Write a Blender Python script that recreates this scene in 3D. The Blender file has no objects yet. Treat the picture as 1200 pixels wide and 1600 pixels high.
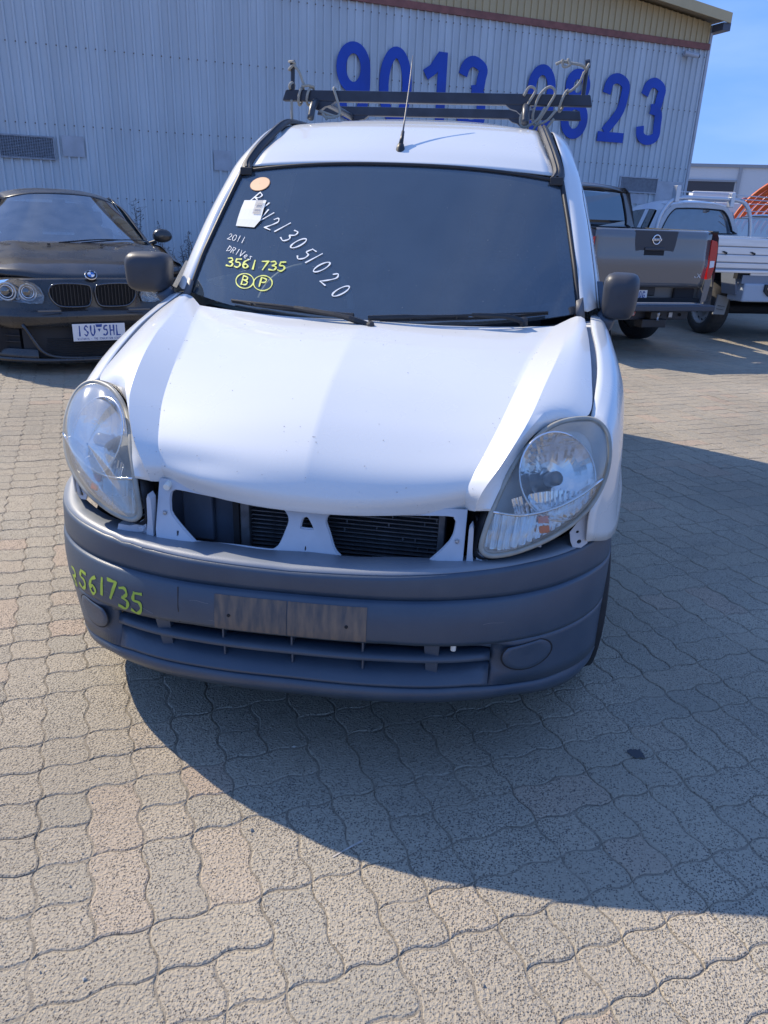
import bpy, bmesh, math, random
from mathutils import Vector, Matrix
random.seed(7)
scene = bpy.context.scene
COL = scene.collection
R = math.radians

# ------------------------------------------------------------------ camera
cam_d = bpy.data.cameras.new('camera')
cam_d.sensor_fit = 'HORIZONTAL'; cam_d.sensor_width = 36.0
cam_d.lens = 36.0 * 1182.0 / 1200.0
cam_d.clip_start = 0.05; cam_d.clip_end = 3000
cam = bpy.data.objects.new('camera', cam_d); COL.objects.link(cam)
yaw, pitch, roll = R(-8.45), R(21.60), R(-2.28)
fw = Vector((math.sin(yaw)*math.cos(pitch), math.cos(yaw)*math.cos(pitch), -math.sin(pitch)))
rt = Vector((math.cos(yaw), -math.sin(yaw), 0))
dn = -rt.cross(fw)
rt2 = rt*math.cos(roll) + dn*math.sin(roll)
dn2 = -rt*math.sin(roll) + dn*math.cos(roll)
mw = Matrix((rt2, -dn2, -fw)).transposed().to_4x4()
mw.translation = Vector((0.448, -1.563, 1.401))
cam.matrix_world = mw
scene.camera = cam
scene.render.resolution_x = 768; scene.render.resolution_y = 1024

# ------------------------------------------------------------------ sky and sun
SUN_EL = R(42.5)
sun_h = Vector((-0.894, 0.447, 0))
sun_dir = sun_h*math.cos(SUN_EL) + Vector((0, 0, math.sin(SUN_EL)))
world = bpy.data.worlds.new('World'); scene.world = world; world.use_nodes = True
wn = world.node_tree; wn.nodes.clear()
def wnode(t, **k):
    n = wn.nodes.new(t)
    for a, b in k.items(): setattr(n, a, b)
    return n
sky = wnode('ShaderNodeTexSky', sky_type='NISHITA', sun_disc=False)
sky.sun_elevation = SUN_EL; sky.sun_rotation = math.atan2(sun_h.x, sun_h.y)
sky.air_density = 1.0; sky.dust_density = 0.2; sky.ozone_density = 3.5
bg = wnode('ShaderNodeBackground'); bg.inputs['Strength'].default_value = 0.15
wo = wnode('ShaderNodeOutputWorld')
tc = wnode('ShaderNodeTexCoord'); mp = wnode('ShaderNodeMapping'); mp.inputs['Scale'].default_value = (2.2, 2.2, 9)
nz = wnode('ShaderNodeTexNoise'); nz.inputs['Scale'].default_value = 1.1; nz.inputs['Detail'].default_value = 6
cr = wnode('ShaderNodeValToRGB'); cr.color_ramp.elements[0].position = .46; cr.color_ramp.elements[1].position = .72
cr.color_ramp.elements[0].color = (0, 0, 0, 1); cr.color_ramp.elements[1].color = (.16, .16, .16, 1)
mxw = wnode('ShaderNodeMixRGB'); mxw.inputs['Color2'].default_value = (5.6, 6.2, 7.2, 1)
wn.links.new(tc.outputs['Generated'], mp.inputs[0]); wn.links.new(mp.outputs[0], nz.inputs['Vector'])
wn.links.new(nz.outputs['Fac'], cr.inputs[0]); wn.links.new(cr.outputs[0], mxw.inputs['Fac'])
sxyz = wnode('ShaderNodeSeparateXYZ'); wn.links.new(tc.outputs['Generated'], sxyz.inputs[0])
gr = wnode('ShaderNodeValToRGB'); ge_ = gr.color_ramp.elements
ge_[0].position = 0.0; ge_[0].color = (.19, .38, .88, 1); ge_[1].position = .75; ge_[1].color = (.150, .30, .74, 1)
_e = ge_.new(.22); _e.color = (.12, .31, .84, 1)
wn.links.new(sxyz.outputs[2], gr.inputs[0])
gs = wnode('ShaderNodeVectorMath', operation='SCALE'); gs.inputs['Scale'].default_value = 6.0; wn.links.new(gr.outputs[0], gs.inputs[0])
mg = wnode('ShaderNodeMixRGB'); mg.inputs['Fac'].default_value = .88; wn.links.new(sky.outputs[0], mg.inputs['Color1']); wn.links.new(gs.outputs[0], mg.inputs['Color2'])
wn.links.new(mg.outputs[0], mxw.inputs['Color1']); wn.links.new(mxw.outputs[0], bg.inputs[0]); wn.links.new(bg.outputs[0], wo.inputs[0])
sd = bpy.data.lights.new('sun', 'SUN'); sd.energy = 4.1; sd.angle = R(0.53); sd.color = (1.0, .89, .72)
so = bpy.data.objects.new('sun', sd); COL.objects.link(so)
so.rotation_euler = sun_dir.to_track_quat('Z', 'Y').to_euler(); so.location = (-8, 4, 12)
scene.view_settings.view_transform = 'Standard'; scene.view_settings.look = 'None'
scene.view_settings.exposure = 0.5; scene.view_settings.gamma = 1.0
scene.render.engine = 'CYCLES'

# ------------------------------------------------------------------ materials
MATS = {}
def mat(name, col, rough=.5, metal=0., coat=0., spec=.5, var=0., vscale=8., vcol=None, bump=0., bscale=60., stretch=None, trans=0., emis=None, rvar=0.):
    if name in MATS: return MATS[name]
    m = bpy.data.materials.new(name); m.use_nodes = True; MATS[name] = m
    nt = m.node_tree; b = nt.nodes['Principled BSDF']
    b.inputs['Base Color'].default_value = (*col, 1); b.inputs['Roughness'].default_value = rough
    b.inputs['Metallic'].default_value = metal; b.inputs['Specular IOR Level'].default_value = spec
    b.inputs['Coat Weight'].default_value = coat; b.inputs['Coat Roughness'].default_value = .04
    b.inputs['Transmission Weight'].default_value = trans
    t = nt.nodes.new('ShaderNodeTexCoord'); src = t.outputs['Object']
    if stretch:
        mpp = nt.nodes.new('ShaderNodeMapping'); mpp.inputs['Scale'].default_value = stretch
        nt.links.new(src, mpp.inputs[0]); src = mpp.outputs[0]
    if var > 0:
        n = nt.nodes.new('ShaderNodeTexNoise'); n.inputs['Scale'].default_value = vscale; n.inputs['Detail'].default_value = 6
        nt.links.new(src, n.inputs['Vector'])
        r = nt.nodes.new('ShaderNodeValToRGB'); r.color_ramp.elements[0].position = .35; r.color_ramp.elements[1].position = .68
        nt.links.new(n.outputs['Fac'], r.inputs[0])
        x = nt.nodes.new('ShaderNodeMixRGB'); x.inputs['Color1'].default_value = (*col, 1)
        x.inputs['Color2'].default_value = (*(vcol or tuple(c*(1-var) for c in col)), 1)
        mu = nt.nodes.new('ShaderNodeMath'); mu.operation = 'MULTIPLY'; mu.inputs[1].default_value = 1 if not vcol else var
        nt.links.new(r.outputs[0], mu.inputs[0]); nt.links.new(mu.outputs[0], x.inputs['Fac'])
        nt.links.new(x.outputs[0], b.inputs['Base Color'])
        if rvar:
            ma = nt.nodes.new('ShaderNodeMapRange'); ma.inputs['To Min'].default_value = rough-rvar; ma.inputs['To Max'].default_value = rough+rvar
            nt.links.new(n.outputs['Fac'], ma.inputs['Value']); nt.links.new(ma.outputs[0], b.inputs['Roughness'])
    if bump > 0:
        n2 = nt.nodes.new('ShaderNodeTexNoise'); n2.inputs['Scale'].default_value = bscale; n2.inputs['Detail'].default_value = 5
        nt.links.new(src, n2.inputs['Vector'])
        bp = nt.nodes.new('ShaderNodeBump'); bp.inputs['Strength'].default_value = bump; bp.inputs['Distance'].default_value = .01
        nt.links.new(n2.outputs['Fac'], bp.inputs['Height']); nt.links.new(bp.outputs[0], b.inputs['Normal'])
    return m

def glass(name, tint=(.35, .42, .45), refl=.30, dust=.10, dustcol=(.35, .38, .42), rough=.02):
    if name in MATS: return MATS[name]
    m = bpy.data.materials.new(name); m.use_nodes = True; MATS[name] = m
    nt = m.node_tree; nt.nodes.clear(); N = nt.nodes.new; L = nt.links.new
    out = N('ShaderNodeOutputMaterial'); tr = N('ShaderNodeBsdfTransparent'); tr.inputs[0].default_value = (*tint, 1)
    gl = N('ShaderNodeBsdfGlossy'); gl.inputs['Roughness'].default_value = rough; gl.inputs[0].default_value = (1, 1, 1, 1)
    di = N('ShaderNodeBsdfDiffuse'); di.inputs[0].default_value = (*dustcol, 1)
    fr = N('ShaderNodeFresnel'); fr.inputs[0].default_value = 1.5
    ad = N('ShaderNodeMath'); ad.operation = 'MULTIPLY_ADD'; ad.inputs[1].default_value = (.30 if 'dirty' in name else .6 if 'headlight' in name else 1.6); ad.inputs[2].default_value = refl*.3; ad.use_clamp = True
    L(fr.outputs[0], ad.inputs[0])
    m1 = N('ShaderNodeMixShader'); m2 = N('ShaderNodeMixShader')
    tcn = N('ShaderNodeTexCoord'); no = N('ShaderNodeTexNoise'); no.inputs['Scale'].default_value = 7; no.inputs['Detail'].default_value = 7
    L(tcn.outputs['Object'], no.inputs['Vector'])
    ma = N('ShaderNodeMapRange'); ma.inputs['From Min'].default_value = .3; ma.inputs['From Max'].default_value = .75
    k_ = .12 if 'windscreen' in name else .48; ma.inputs['To Min'].default_value = dust*(1-k_); ma.inputs['To Max'].default_value = dust*(1+k_)
    L(no.outputs['Fac'], ma.inputs['Value']); L(ma.outputs[0], m1.inputs[0]); L(tr.outputs[0], m1.inputs[1]); L(di.outputs[0], m1.inputs[2])
    L(ad.outputs[0], m2.inputs[0]); L(m1.outputs[0], m2.inputs[1]); L(gl.outputs[0], m2.inputs[2]); L(m2.outputs[0], out.inputs[0])
    return m

def paver_mat(name, island):
    m = bpy.data.materials.new(name); m.use_nodes = True; nt = m.node_tree; N = nt.nodes.new; L = nt.links.new
    b = nt.nodes['Principled BSDF']; b.inputs['Roughness'].default_value = .88; b.inputs['Specular IOR Level'].default_value = .25
    ge = N('ShaderNodeNewGeometry'); pos = ge.outputs['Position']
    if island: rnd = ge.outputs['Random Per Island']
    else:
        oi = N('ShaderNodeObjectInfo'); rnd = oi.outputs['Random']
    ramp = N('ShaderNodeValToRGB'); e = ramp.color_ramp.elements
    e[0].position = 0; e[0].color = (.435, .375, .283, 1); e[1].position = 1; e[1].color = (.455, .355, .265, 1)
    a = e.new(.35); a.color = (.41, .355, .272, 1); a = e.new(.6); a.color = (.39, .345, .268, 1); a = e.new(.9); a.color = (.445, .378, .285, 1)
    L(rnd, ramp.inputs[0])
    big = N('ShaderNodeTexNoise'); big.inputs['Scale'].default_value = 1.3; big.inputs['Detail'].default_value = 6; L(pos, big.inputs['Vector'])
    mb = N('ShaderNodeMapRange'); mb.inputs['From Min'].default_value = .3; mb.inputs['From Max'].default_value = .7; mb.inputs['To Min'].default_value = .76; mb.inputs['To Max'].default_value = 1.10
    L(big.outputs['Fac'], mb.inputs['Value'])
    m1 = N('ShaderNodeMixRGB'); m1.blend_type = 'MULTIPLY'; m1.inputs['Fac'].default_value = 1; L(ramp.outputs[0], m1.inputs['Color1']); L(mb.outputs[0], m1.inputs['Color2'])
    # exposed aggregate: dark chips of two sizes and pale grains
    def chips(scale, lo, hi, col, src, dens, warp=.002):
        v = N('ShaderNodeTexVoronoi'); v.inputs['Scale'].default_value = scale; v.inputs['Randomness'].default_value = 1
        wq = N('ShaderNodeTexNoise'); wq.inputs['Scale'].default_value = scale*1.3; L(pos, wq.inputs['Vector'])
        wm = N('ShaderNodeMixRGB'); wm.blend_type = 'LINEAR_LIGHT'; wm.inputs['Fac'].default_value = warp; L(pos, wm.inputs['Color1']); L(wq.outputs['Color'], wm.inputs['Color2'])
        L(wm.outputs[0], v.inputs['Vector'])
        r = N('ShaderNodeMapRange'); r.inputs['From Min'].default_value = lo; r.inputs['From Max'].default_value = hi; r.inputs['To Min'].default_value = 1; r.inputs['To Max'].default_value = 0
        L(v.outputs['Distance'], r.inputs['Value'])
        sp = N('ShaderNodeSeparateColor'); L(v.outputs['Color'], sp.inputs[0])
        gt = N('ShaderNodeMath'); gt.operation = 'LESS_THAN'; L(sp.outputs[0], gt.inputs[0])
        pn = N('ShaderNodeTexNoise'); pn.inputs['Scale'].default_value = 2.6; L(pos, pn.inputs['Vector'])
        pm = N('ShaderNodeMapRange'); pm.inputs['From Min'].default_value = .35; pm.inputs['From Max'].default_value = .65; pm.inputs['To Min'].default_value = dens*.45; pm.inputs['To Max'].default_value = dens*1.4
        L(pn.outputs['Fac'], pm.inputs['Value']); L(pm.outputs[0], gt.inputs[1])
        mu = N('ShaderNodeMath'); mu.operation = 'MULTIPLY'; L(r.outputs[0], mu.inputs[0]); L(gt.outputs[0], mu.inputs[1])
        x = N('ShaderNodeMixRGB'); x.inputs['Color2'].default_value = (*col, 1); L(src, x.inputs['Color1']); L(mu.outputs[0], x.inputs['Fac'])
        return x.outputs[0], mu.outputs[0]
    c1, f1 = chips(210, .22, .42, (.175, .150, .125), m1.outputs[0], .60)
    c2, f2 = chips(130, .20, .36, (.12, .115, .11), c1, .26, .003)
    c3, f3 = chips(260, .10, .3, (.58, .55, .49), c2, .16)
    # dirty patches on the yard
    st = N('ShaderNodeTexNoise'); st.inputs['Scale'].default_value = 5; st.inputs['Detail'].default_value = 9; st.inputs['Roughness'].default_value = .7; L(pos, st.inputs['Vector'])
    sr = N('ShaderNodeMapRange'); sr.inputs['From Min'].default_value = .55; sr.inputs['From Max'].default_value = .8; sr.inputs['To Max'].default_value = .45; L(st.outputs['Fac'], sr.inputs['Value'])
    x4 = N('ShaderNodeMixRGB'); x4.inputs['Color2'].default_value = (.22, .20, .17, 1); L(sr.outputs[0], x4.inputs['Fac']); L(c3, x4.inputs['Color1'])
    L(x4.outputs[0], b.inputs['Base Color'])
    h1 = N('ShaderNodeTexNoise'); h1.inputs['Scale'].default_value = 150; h1.inputs['Detail'].default_value = 4; L(pos, h1.inputs['Vector'])
    sm = N('ShaderNodeMath'); sm.operation = 'MULTIPLY_ADD'; sm.inputs[1].default_value = -.5; L(f1, sm.inputs[0]); L(h1.outputs['Fac'], sm.inputs[2])
    bp = N('ShaderNodeBump'); bp.inputs['Strength'].default_value = .9; bp.inputs['Distance'].default_value = .008
    L(sm.outputs[0], bp.inputs['Height']); L(bp.outputs[0], b.inputs['Normal'])
    return m

WHITE = mat('white_paint', (.71, .72, .71), .28, coat=.6, var=.035, vscale=3, rvar=.05)
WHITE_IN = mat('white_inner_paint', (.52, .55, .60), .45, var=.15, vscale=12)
BUMP = mat('dark_grey_bumper_plastic', (.034, .058, .094), .44, spec=.7, var=.45, vscale=9, vcol=(.070, .094, .126), bump=.10, bscale=420, rvar=.12)
LEDGE = mat('faded_sunlit_bumper_flange', (.19, .215, .25), .45, spec=.7, var=.4, vscale=14, vcol=(.26, .27, .28), bump=.10, bscale=420, rvar=.1)  # paler than the cover: fading, plus sunlight painted into the tone
BLACKP = mat('black_plastic', (.018, .019, .022), .45, bump=.05, bscale=300)
RUBBER = mat('black_rubber', (.022, .022, .024), .75, var=.3, vscale=30)
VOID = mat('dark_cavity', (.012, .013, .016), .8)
STEEL = mat('dull_steel', (.45, .46, .48), .42, metal=.8, var=.3, vscale=20)
CHROME = mat('chrome', (.80, .81, .83), .12, metal=1)
SATIN = mat('satin_reflector', (.74, .75, .77), .27, metal=.95, bump=.10, bscale=18)
RIM_G = mat('grey_rim_plastic', (.38, .37, .32), .45, var=.3, vscale=20)
ORANGE = mat('orange_bulb_reflection', (.75, .13, .02), .25)
BEZ = mat('pale_bezel', (.70, .71, .71), .35, metal=.10)
LENS2 = glass('dirty_sunlit_headlight_lens', tint=(.90, .90, .86), refl=.10, dust=.36, dustcol=(.62, .60, .53), rough=.08)  # whiter haze than the other lens: dirt plus sun glare in the colour
LENS = glass('headlight_lens', tint=(.93, .93, .90), refl=.10, dust=.11, dustcol=(.66, .64, .56), rough=.05)
WSG = glass('windscreen_glass', tint=(.52, .60, .60), refl=.18, dust=.10, dustcol=(.34, .46, .58))
CARG = glass('car_glass', tint=(.20, .25, .27), refl=.30, dust=.08, dustcol=(.34, .38, .42))
INT = mat('grey_interior_cloth', (.06, .065, .075), .85, var=.3, vscale=30)
DASH = mat('dash_plastic', (.035, .038, .042), .6)
SEAL = mat('black_window_seal', (.015, .016, .02), .5)
FRIT = mat('black_ceramic_band', (.028, .030, .036), .35, var=.5, vscale=90, vcol=(.10, .10, .11))
RADM = mat('condenser_metal', (.17, .18, .20), .5, metal=.5, var=.4, vscale=40)
INKW = mat('white_marker_ink', (.78, .80, .80), .6)
INKY = mat('yellow_green_marker_ink', (.62, .68, .10), .6)
INKG = mat('yellow_green_paint_pen', (.38, .50, .06), .55)
PAPER = mat('white_paper', (.80, .79, .72), .7)
PEACH = mat('peach_sticker', (.85, .50, .27), .6)
WORN = mat('worn_bumper_patch', (.070, .074, .084), .6, var=.9, vscale=26, vcol=(.21, .155, .115), stretch=(2.0, 1, .45))
ROPE = mat('pale_rope', (.36, .34, .29), .9, bump=.4, bscale=240)
BAR = mat('dark_blue_black_steel_bar', (.030, .036, .055), .40, var=.35, vscale=14, rvar=.1)
SAND = mat('joint_sand', (.33, .285, .22), .95, var=.4, vscale=30, bump=.6, bscale=220)

# ------------------------------------------------------------------ mesh helpers
def setp(o, kw):
    for k, v in kw.items():
        if v is not None: o[k] = v
def link_mesh(name, me, m, parent=None, smooth=False, root=None, **kw):
    o = bpy.data.objects.new(name, me); COL.objects.link(o)
    if m: me.materials.append(m) if not isinstance(m, list) else [me.materials.append(q) for q in m]
    if smooth:
        me.polygons.foreach_set('use_smooth', [True]*len(me.polygons))
    if parent:
        o.parent = parent
        if parent.get('_world'): o.matrix_parent_inverse = wmat(parent).inverted()
    setp(o, kw); return o
def wmat(o):
    m = Matrix.LocRotScale(o.location, o.rotation_euler, o.scale)
    if o.parent: m = wmat(o.parent) @ o.matrix_parent_inverse @ m
    return m
def obj(name, verts, faces, m, parent=None, smooth=False, fixn=False, **kw):
    me = bpy.data.meshes.new(name); me.from_pydata([tuple(v) for v in verts], [], faces); me.update()
    if fixn:
        bm = bmesh.new(); bm.from_mesh(me); bmesh.ops.recalc_face_normals(bm, faces=bm.faces); bm.to_mesh(me); bm.free()
    return link_mesh(name, me, m, parent, smooth, **kw)
def empty(name, loc, rot=0, label=None, category=None, group=None, world=False, kind=None):
    e = bpy.data.objects.new(name, None); COL.objects.link(e); e.location = loc; e.rotation_euler = (0, 0, rot)
    e.empty_display_size = .2
    setp(e, dict(label=label, category=category, group=group, kind=kind))
    if world: e['_world'] = 1
    return e
def cr_pts(P, k):
    """Catmull-Rom resample of a list of points, k segments per span"""
    P = [Vector(p) for p in P]; out = []
    for i in range(len(P)-1):
        p0 = P[i-1] if i > 0 else P[i]*2-P[i+1]; p1 = P[i]; p2 = P[i+1]; p3 = P[i+2] if i+2 < len(P) else P[i+1]*2-P[i]
        for j in range(k):
            t = j/k
            out.append(.5*((2*p1)+(p2-p0)*t+(2*p0-5*p1+4*p2-p3)*t*t+(3*p1-p0-3*p2+p3)*t**3))
    out.append(P[-1]); return out
def resample(rows, ku, kv):
    rows = [cr_pts(r, ku) for r in rows] if ku > 1 else [[Vector(p) for p in r] for r in rows]
    if kv > 1:
        cols = [cr_pts([r[i] for r in rows], kv) for i in range(len(rows[0]))]
        rows = [[c[j] for c in cols] for j in range(len(cols[0]))]
    return rows
def grid_data(rows, closed=False, off=0):
    n = len(rows[0]); V = [p for r in rows for p in r]; F = []
    for i in range(len(rows)-1):
        for j in range(n if closed else n-1):
            j2 = (j+1) % n
            F.append((off+i*n+j, off+i*n+j2, off+(i+1)*n+j2, off+(i+1)*n+j))
    return V, F
def grid(name, rows, m, parent=None, ku=1, kv=1, smooth=True, thick=0., closed=False, flip=False, **kw):
    rows = resample(rows, ku, kv); V, F = grid_data(rows, closed)
    if flip: F = [tuple(reversed(f)) for f in F]
    o = obj(name, V, F, m, parent, smooth, **kw)
    if thick:
        s = o.modifiers.new('thickness', 'SOLIDIFY'); s.thickness = abs(thick); s.offset = -1 if thick > 0 else 1
    return o
class MB:
    def __init__(s): s.V = []; s.F = []; s.T = Matrix.Identity(4)
    def add(s, V, F):
        o = len(s.V); s.V += [s.T @ Vector(v) for v in V]; s.F += [tuple(i+o for i in f) for f in F]; return s
    def box(s, a, b, bev=0.):
        x0, y0, z0 = a; x1, y1, z1 = b
        if not bev:
            return s.add([(x0, y0, z0), (x1, y0, z0), (x1, y1, z0), (x0, y1, z0), (x0, y0, z1), (x1, y0, z1), (x1, y1, z1), (x0, y1, z1)],
                         [(0, 3, 2, 1), (4, 5, 6, 7), (0, 1, 5, 4), (1, 2, 6, 5), (2, 3, 7, 6), (3, 0, 4, 7)])
        bm = bmesh.new(); bmesh.ops.create_cube(bm, size=1)
        for v in bm.verts: v.co = Vector(((x0+x1)/2+v.co.x*(x1-x0), (y0+y1)/2+v.co.y*(y1-y0), (z0+z1)/2+v.co.z*(z1-z0)))
        bmesh.ops.bevel(bm, geom=list(bm.edges), offset=bev, segments=3, profile=.5, affect='EDGES')
        bm.verts.index_update(); s.add([v.co.copy() for v in bm.verts], [tuple(v.index for v in f.verts) for f in bm.faces]); bm.free(); return s
    def tube(s, P, r, n=8, cap=True, k=1, flat=None):
        P = cr_pts(P, k) if k > 1 else [Vector(p) for p in P]
        rings = []; up = None
        for i, p in enumerate(P):
            d = (P[min(i+1, len(P)-1)]-P[max(i-1, 0)]).normalized()
            if up is None: up = Vector((0, 0, 1)) if abs(d.z) < .9 else Vector((0, 1, 0))
            sx = d.cross(up)
            if sx.length < 1e-4: sx = d.orthogonal()
            sx.normalize(); up = sx.cross(d).normalized()
            rr = r[i*(len(r)-1)//max(1, len(P)-1)] if isinstance(r, (list, tuple)) else r
            fl = flat or 1
            rings.append([p+sx*math.cos(2*math.pi*a/n)*rr+up*math.sin(2*math.pi*a/n)*rr*fl for a in range(n)])
        V, F = grid_data(rings, True)
        if cap: F += [tuple(reversed(range(n))), tuple(range(len(V)-n, len(V)))]
        return s.add(V, F)
    def lathe(s, prof, c, axis, n=24):
        """prof: (radius, distance along axis)"""
        ax = Vector(axis).normalized(); u = ax.orthogonal().normalized(); w = ax.cross(u); c = Vector(c)
        rows = [[c+ax*h+(u*math.cos(2*math.pi*a/n)+w*math.sin(2*math.pi*a/n))*r for a in range(n)] for r, h in prof]
        V, F = grid_data(rows, True); return s.add(V, F)
    def prism(s, poly, d0, d1, f):
        """poly 2D, f(a,b,d) -> 3D"""
        n = len(poly); V = [f(a, b, d0) for a, b in poly]+[f(a, b, d1) for a, b in poly]
        return s.add(V, [tuple(range(n)), tuple(reversed(range(n, 2*n)))]+[(i, i+n, (i+1) % n+n, (i+1) % n) for i in range(n)])
    def build(s, name, m, parent=None, smooth=False, fixn=True, **kw):
        return obj(name, s.V, s.F, m, parent, smooth, fixn, **kw)
def holed(name, outer, holes, f, depth, m, parent, bevel=0., **kw):
    """flat plate with holes: 2D polygons filled by a curve, mapped by f(a,b,d)"""
    cu = bpy.data.curves.new('tmp', 'CURVE'); cu.dimensions = '2D'; cu.fill_mode = 'BOTH'; cu.extrude = depth/2; cu.bevel_depth = bevel
    for poly in [outer]+holes:
        sp = cu.splines.new('POLY'); sp.points.add(len(poly)-1); sp.use_cyclic_u = True
        for i, (a, b) in enumerate(poly): sp.points[i].co = (a, b, 0, 1)
    o = bpy.data.objects.new('tmp', cu); me = bpy.data.meshes.new_from_object(o)
    bpy.data.objects.remove(o); bpy.data.curves.remove(cu)
    for v in me.vertices: v.co = f(v.co.x, v.co.y, v.co.z)
    me.name = name
    return link_mesh(name, me, m, parent, **kw)
def smooth_poly(P, k=4):
    P = [(*p, 0) for p in P]; Q = [Vector(p) for p in P]; out = []; n = len(Q)
    for i in range(n):
        p0, p1, p2, p3 = Q[i-1], Q[i], Q[(i+1) % n], Q[(i+2) % n]
        for j in range(k):
            t = j/k; v = .5*((2*p1)+(p2-p0)*t+(2*p0-5*p1+4*p2-p3)*t*t+(3*p1-p0-3*p2+p3)*t**3); out.append((v.x, v.y))
    return out
def arc(cx, cy, rx, ry, a0, a1, n=14):
    return [(cx+rx*math.cos(R(a0+(a1-a0)*i/n)), cy+ry*math.sin(R(a0+(a1-a0)*i/n))) for i in range(n+1)]
def cr2(P, k=5): return [(v.x, v.y) for v in cr_pts([(*p, 0) for p in P], k)]
# hand-lettering strokes in a 1 x 1.5 box
FONT = {
 '0': [arc(.5, .75, .42, .72, 100, 460, 20)], '1': [[(.5, 1.5), (.45, 0)]],
 '2': [cr2([(.1, 1.2), (.4, 1.5), (.8, 1.2), (.5, .6), (.05, .05)]), [(.05, .05), (.95, .12)]],
 '3': [cr2([(.1, 1.4), (.6, 1.5), (.8, 1.15), (.4, .8)]), cr2([(.4, .8), (.9, .6), (.7, .08), (.05, .1)])],
 '5': [[(.85, 1.5), (.25, 1.42)], cr2([(.25, 1.42), (.18, .9), (.7, .85), (.85, .4), (.5, .0), (.05, .12)])],
 '6': [cr2([(.75, 1.5), (.3, 1.1), (.12, .4), (.5, 0), (.85, .35), (.5, .7), (.15, .4)])],
 '7': [[(.05, 1.4), (.9, 1.5)], [(.9, 1.5), (.35, 0)]],
 'A': [[(.0, 0), (.5, 1.5)], [(.5, 1.5), (.95, 0)], [(.2, .55), (.8, .55)]],
 'B': [[(.15, 0), (.15, 1.5)], cr2([(.15, 1.5), (.8, 1.3), (.7, .9), (.15, .8)]), cr2([(.15, .8), (.9, .6), (.8, .1), (.15, 0)])],
 'D': [[(.15, 0), (.2, 1.5)], cr2([(.2, 1.5), (.9, 1.1), (.85, .4), (.15, 0)])],
 'E': [[(.1, 0), (.1, 1.5)], [(.1, 1.5), (.8, 1.5)], [(.1, .8), (.7, .8)], [(.1, 0), (.85, 0)]],
 'F': [[(.1, 0), (.1, 1.5)], [(.1, 1.5), (.85, 1.5)], [(.1, .8), (.7, .8)]],
 'G': [cr2([(.9, 1.25), (.5, 1.5), (.1, .9), (.2, .2), (.6, 0), (.9, .3), (.88, .65)]), [(.88, .65), (.5, .65)]],
 'H': [[(.1, 0), (.1, 1.5)], [(.9, 0), (.9, 1.5)], [(.1, .75), (.9, .75)]],
 'I': [[(.5, 0), (.5, 1.5)]], 'L': [[(.15, 1.5), (.15, 0)], [(.15, 0), (.85, 0)]],
 'N': [[(.1, 0), (.1, 1.5)], [(.1, 1.5), (.9, 0)], [(.9, 0), (.9, 1.5)]],
 'M': [[(.05, 0), (.05, 1.5)], [(.05, 1.5), (.5, .5)], [(.5, .5), (.95, 1.5)], [(.95, 1.5), (.95, 0)]],
 'W': [[(.0, 1.5), (.25, 0)], [(.25, 0), (.5, 1.2)], [(.5, 1.2), (.75, 0)], [(.75, 0), (1, 1.5)]],
 'O': [arc(.5, .75, .4, .72, 90, 450, 18)], 'C': [arc(.5, .75, .4, .72, 50, 310, 14)],
 'P': [[(.15, 0), (.15, 1.5)], cr2([(.15, 1.5), (.85, 1.3), (.75, .8), (.15, .7)])],
 'R': [[(.15, 0), (.15, 1.5)], cr2([(.15, 1.5), (.85, 1.3), (.75, .85), (.15, .75)]), [(.45, .78), (.9, 0)]],
 'S': [cr2([(.85, 1.3), (.5, 1.5), (.15, 1.15), (.5, .78), (.85, .4), (.5, 0), (.1, .2)])],
 's': [cr2([(.8, .85), (.3, .8), (.6, .45), (.7, .1), (.1, .05)])], 'e': [cr2([(.15, .45), (.8, .5), (.5, .9), (.15, .4), (.5, 0), (.85, .15)])],
 'T': [[(.5, 0), (.5, 1.5)], [(.0, 1.5), (1, 1.5)]], 'U': [cr2([(.1, 1.5), (.1, .5), (.5, 0), (.9, .5), (.9, 1.5)])],
 'V': [[(.0, 1.5), (.45, 0)], [(.45, 0), (1, 1.5)]], 'X': [[(.05, 0), (.95, 1.5)], [(.95, 0), (.05, 1.5)]],
 'K': [[(.1, 0), (.1, 1.5)], [(.9, 1.5), (.15, .7)], [(.3, .8), (.9, 0)]], 'Y': [[(.5, 0), (.5, .7)], [(.5, .7), (.05, 1.5)], [(.5, .7), (.95, 1.5)]],
 '-': [[(.2, .75), (.8, .75)]], ' ': [], '.': [[(.45, 0), (.55, 0)]]}
FONT['9'] = [cr2([(.85, 1.0), (.5, .7), (.12, 1.05), (.45, 1.5), (.85, 1.15), (.8, .5), (.6, 0)])]
FONT['8'] = [arc(.5, 1.12, .32, .36, 90, 450, 14), arc(.5, .38, .4, .38, 90, 450, 14)]
FONT['4'] = [[(.7, 0), (.7, 1.5)], [(.7, 1.5), (.05, .5)], [(.05, .5), (1, .5)]]
RIBR = random.Random(11)
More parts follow.
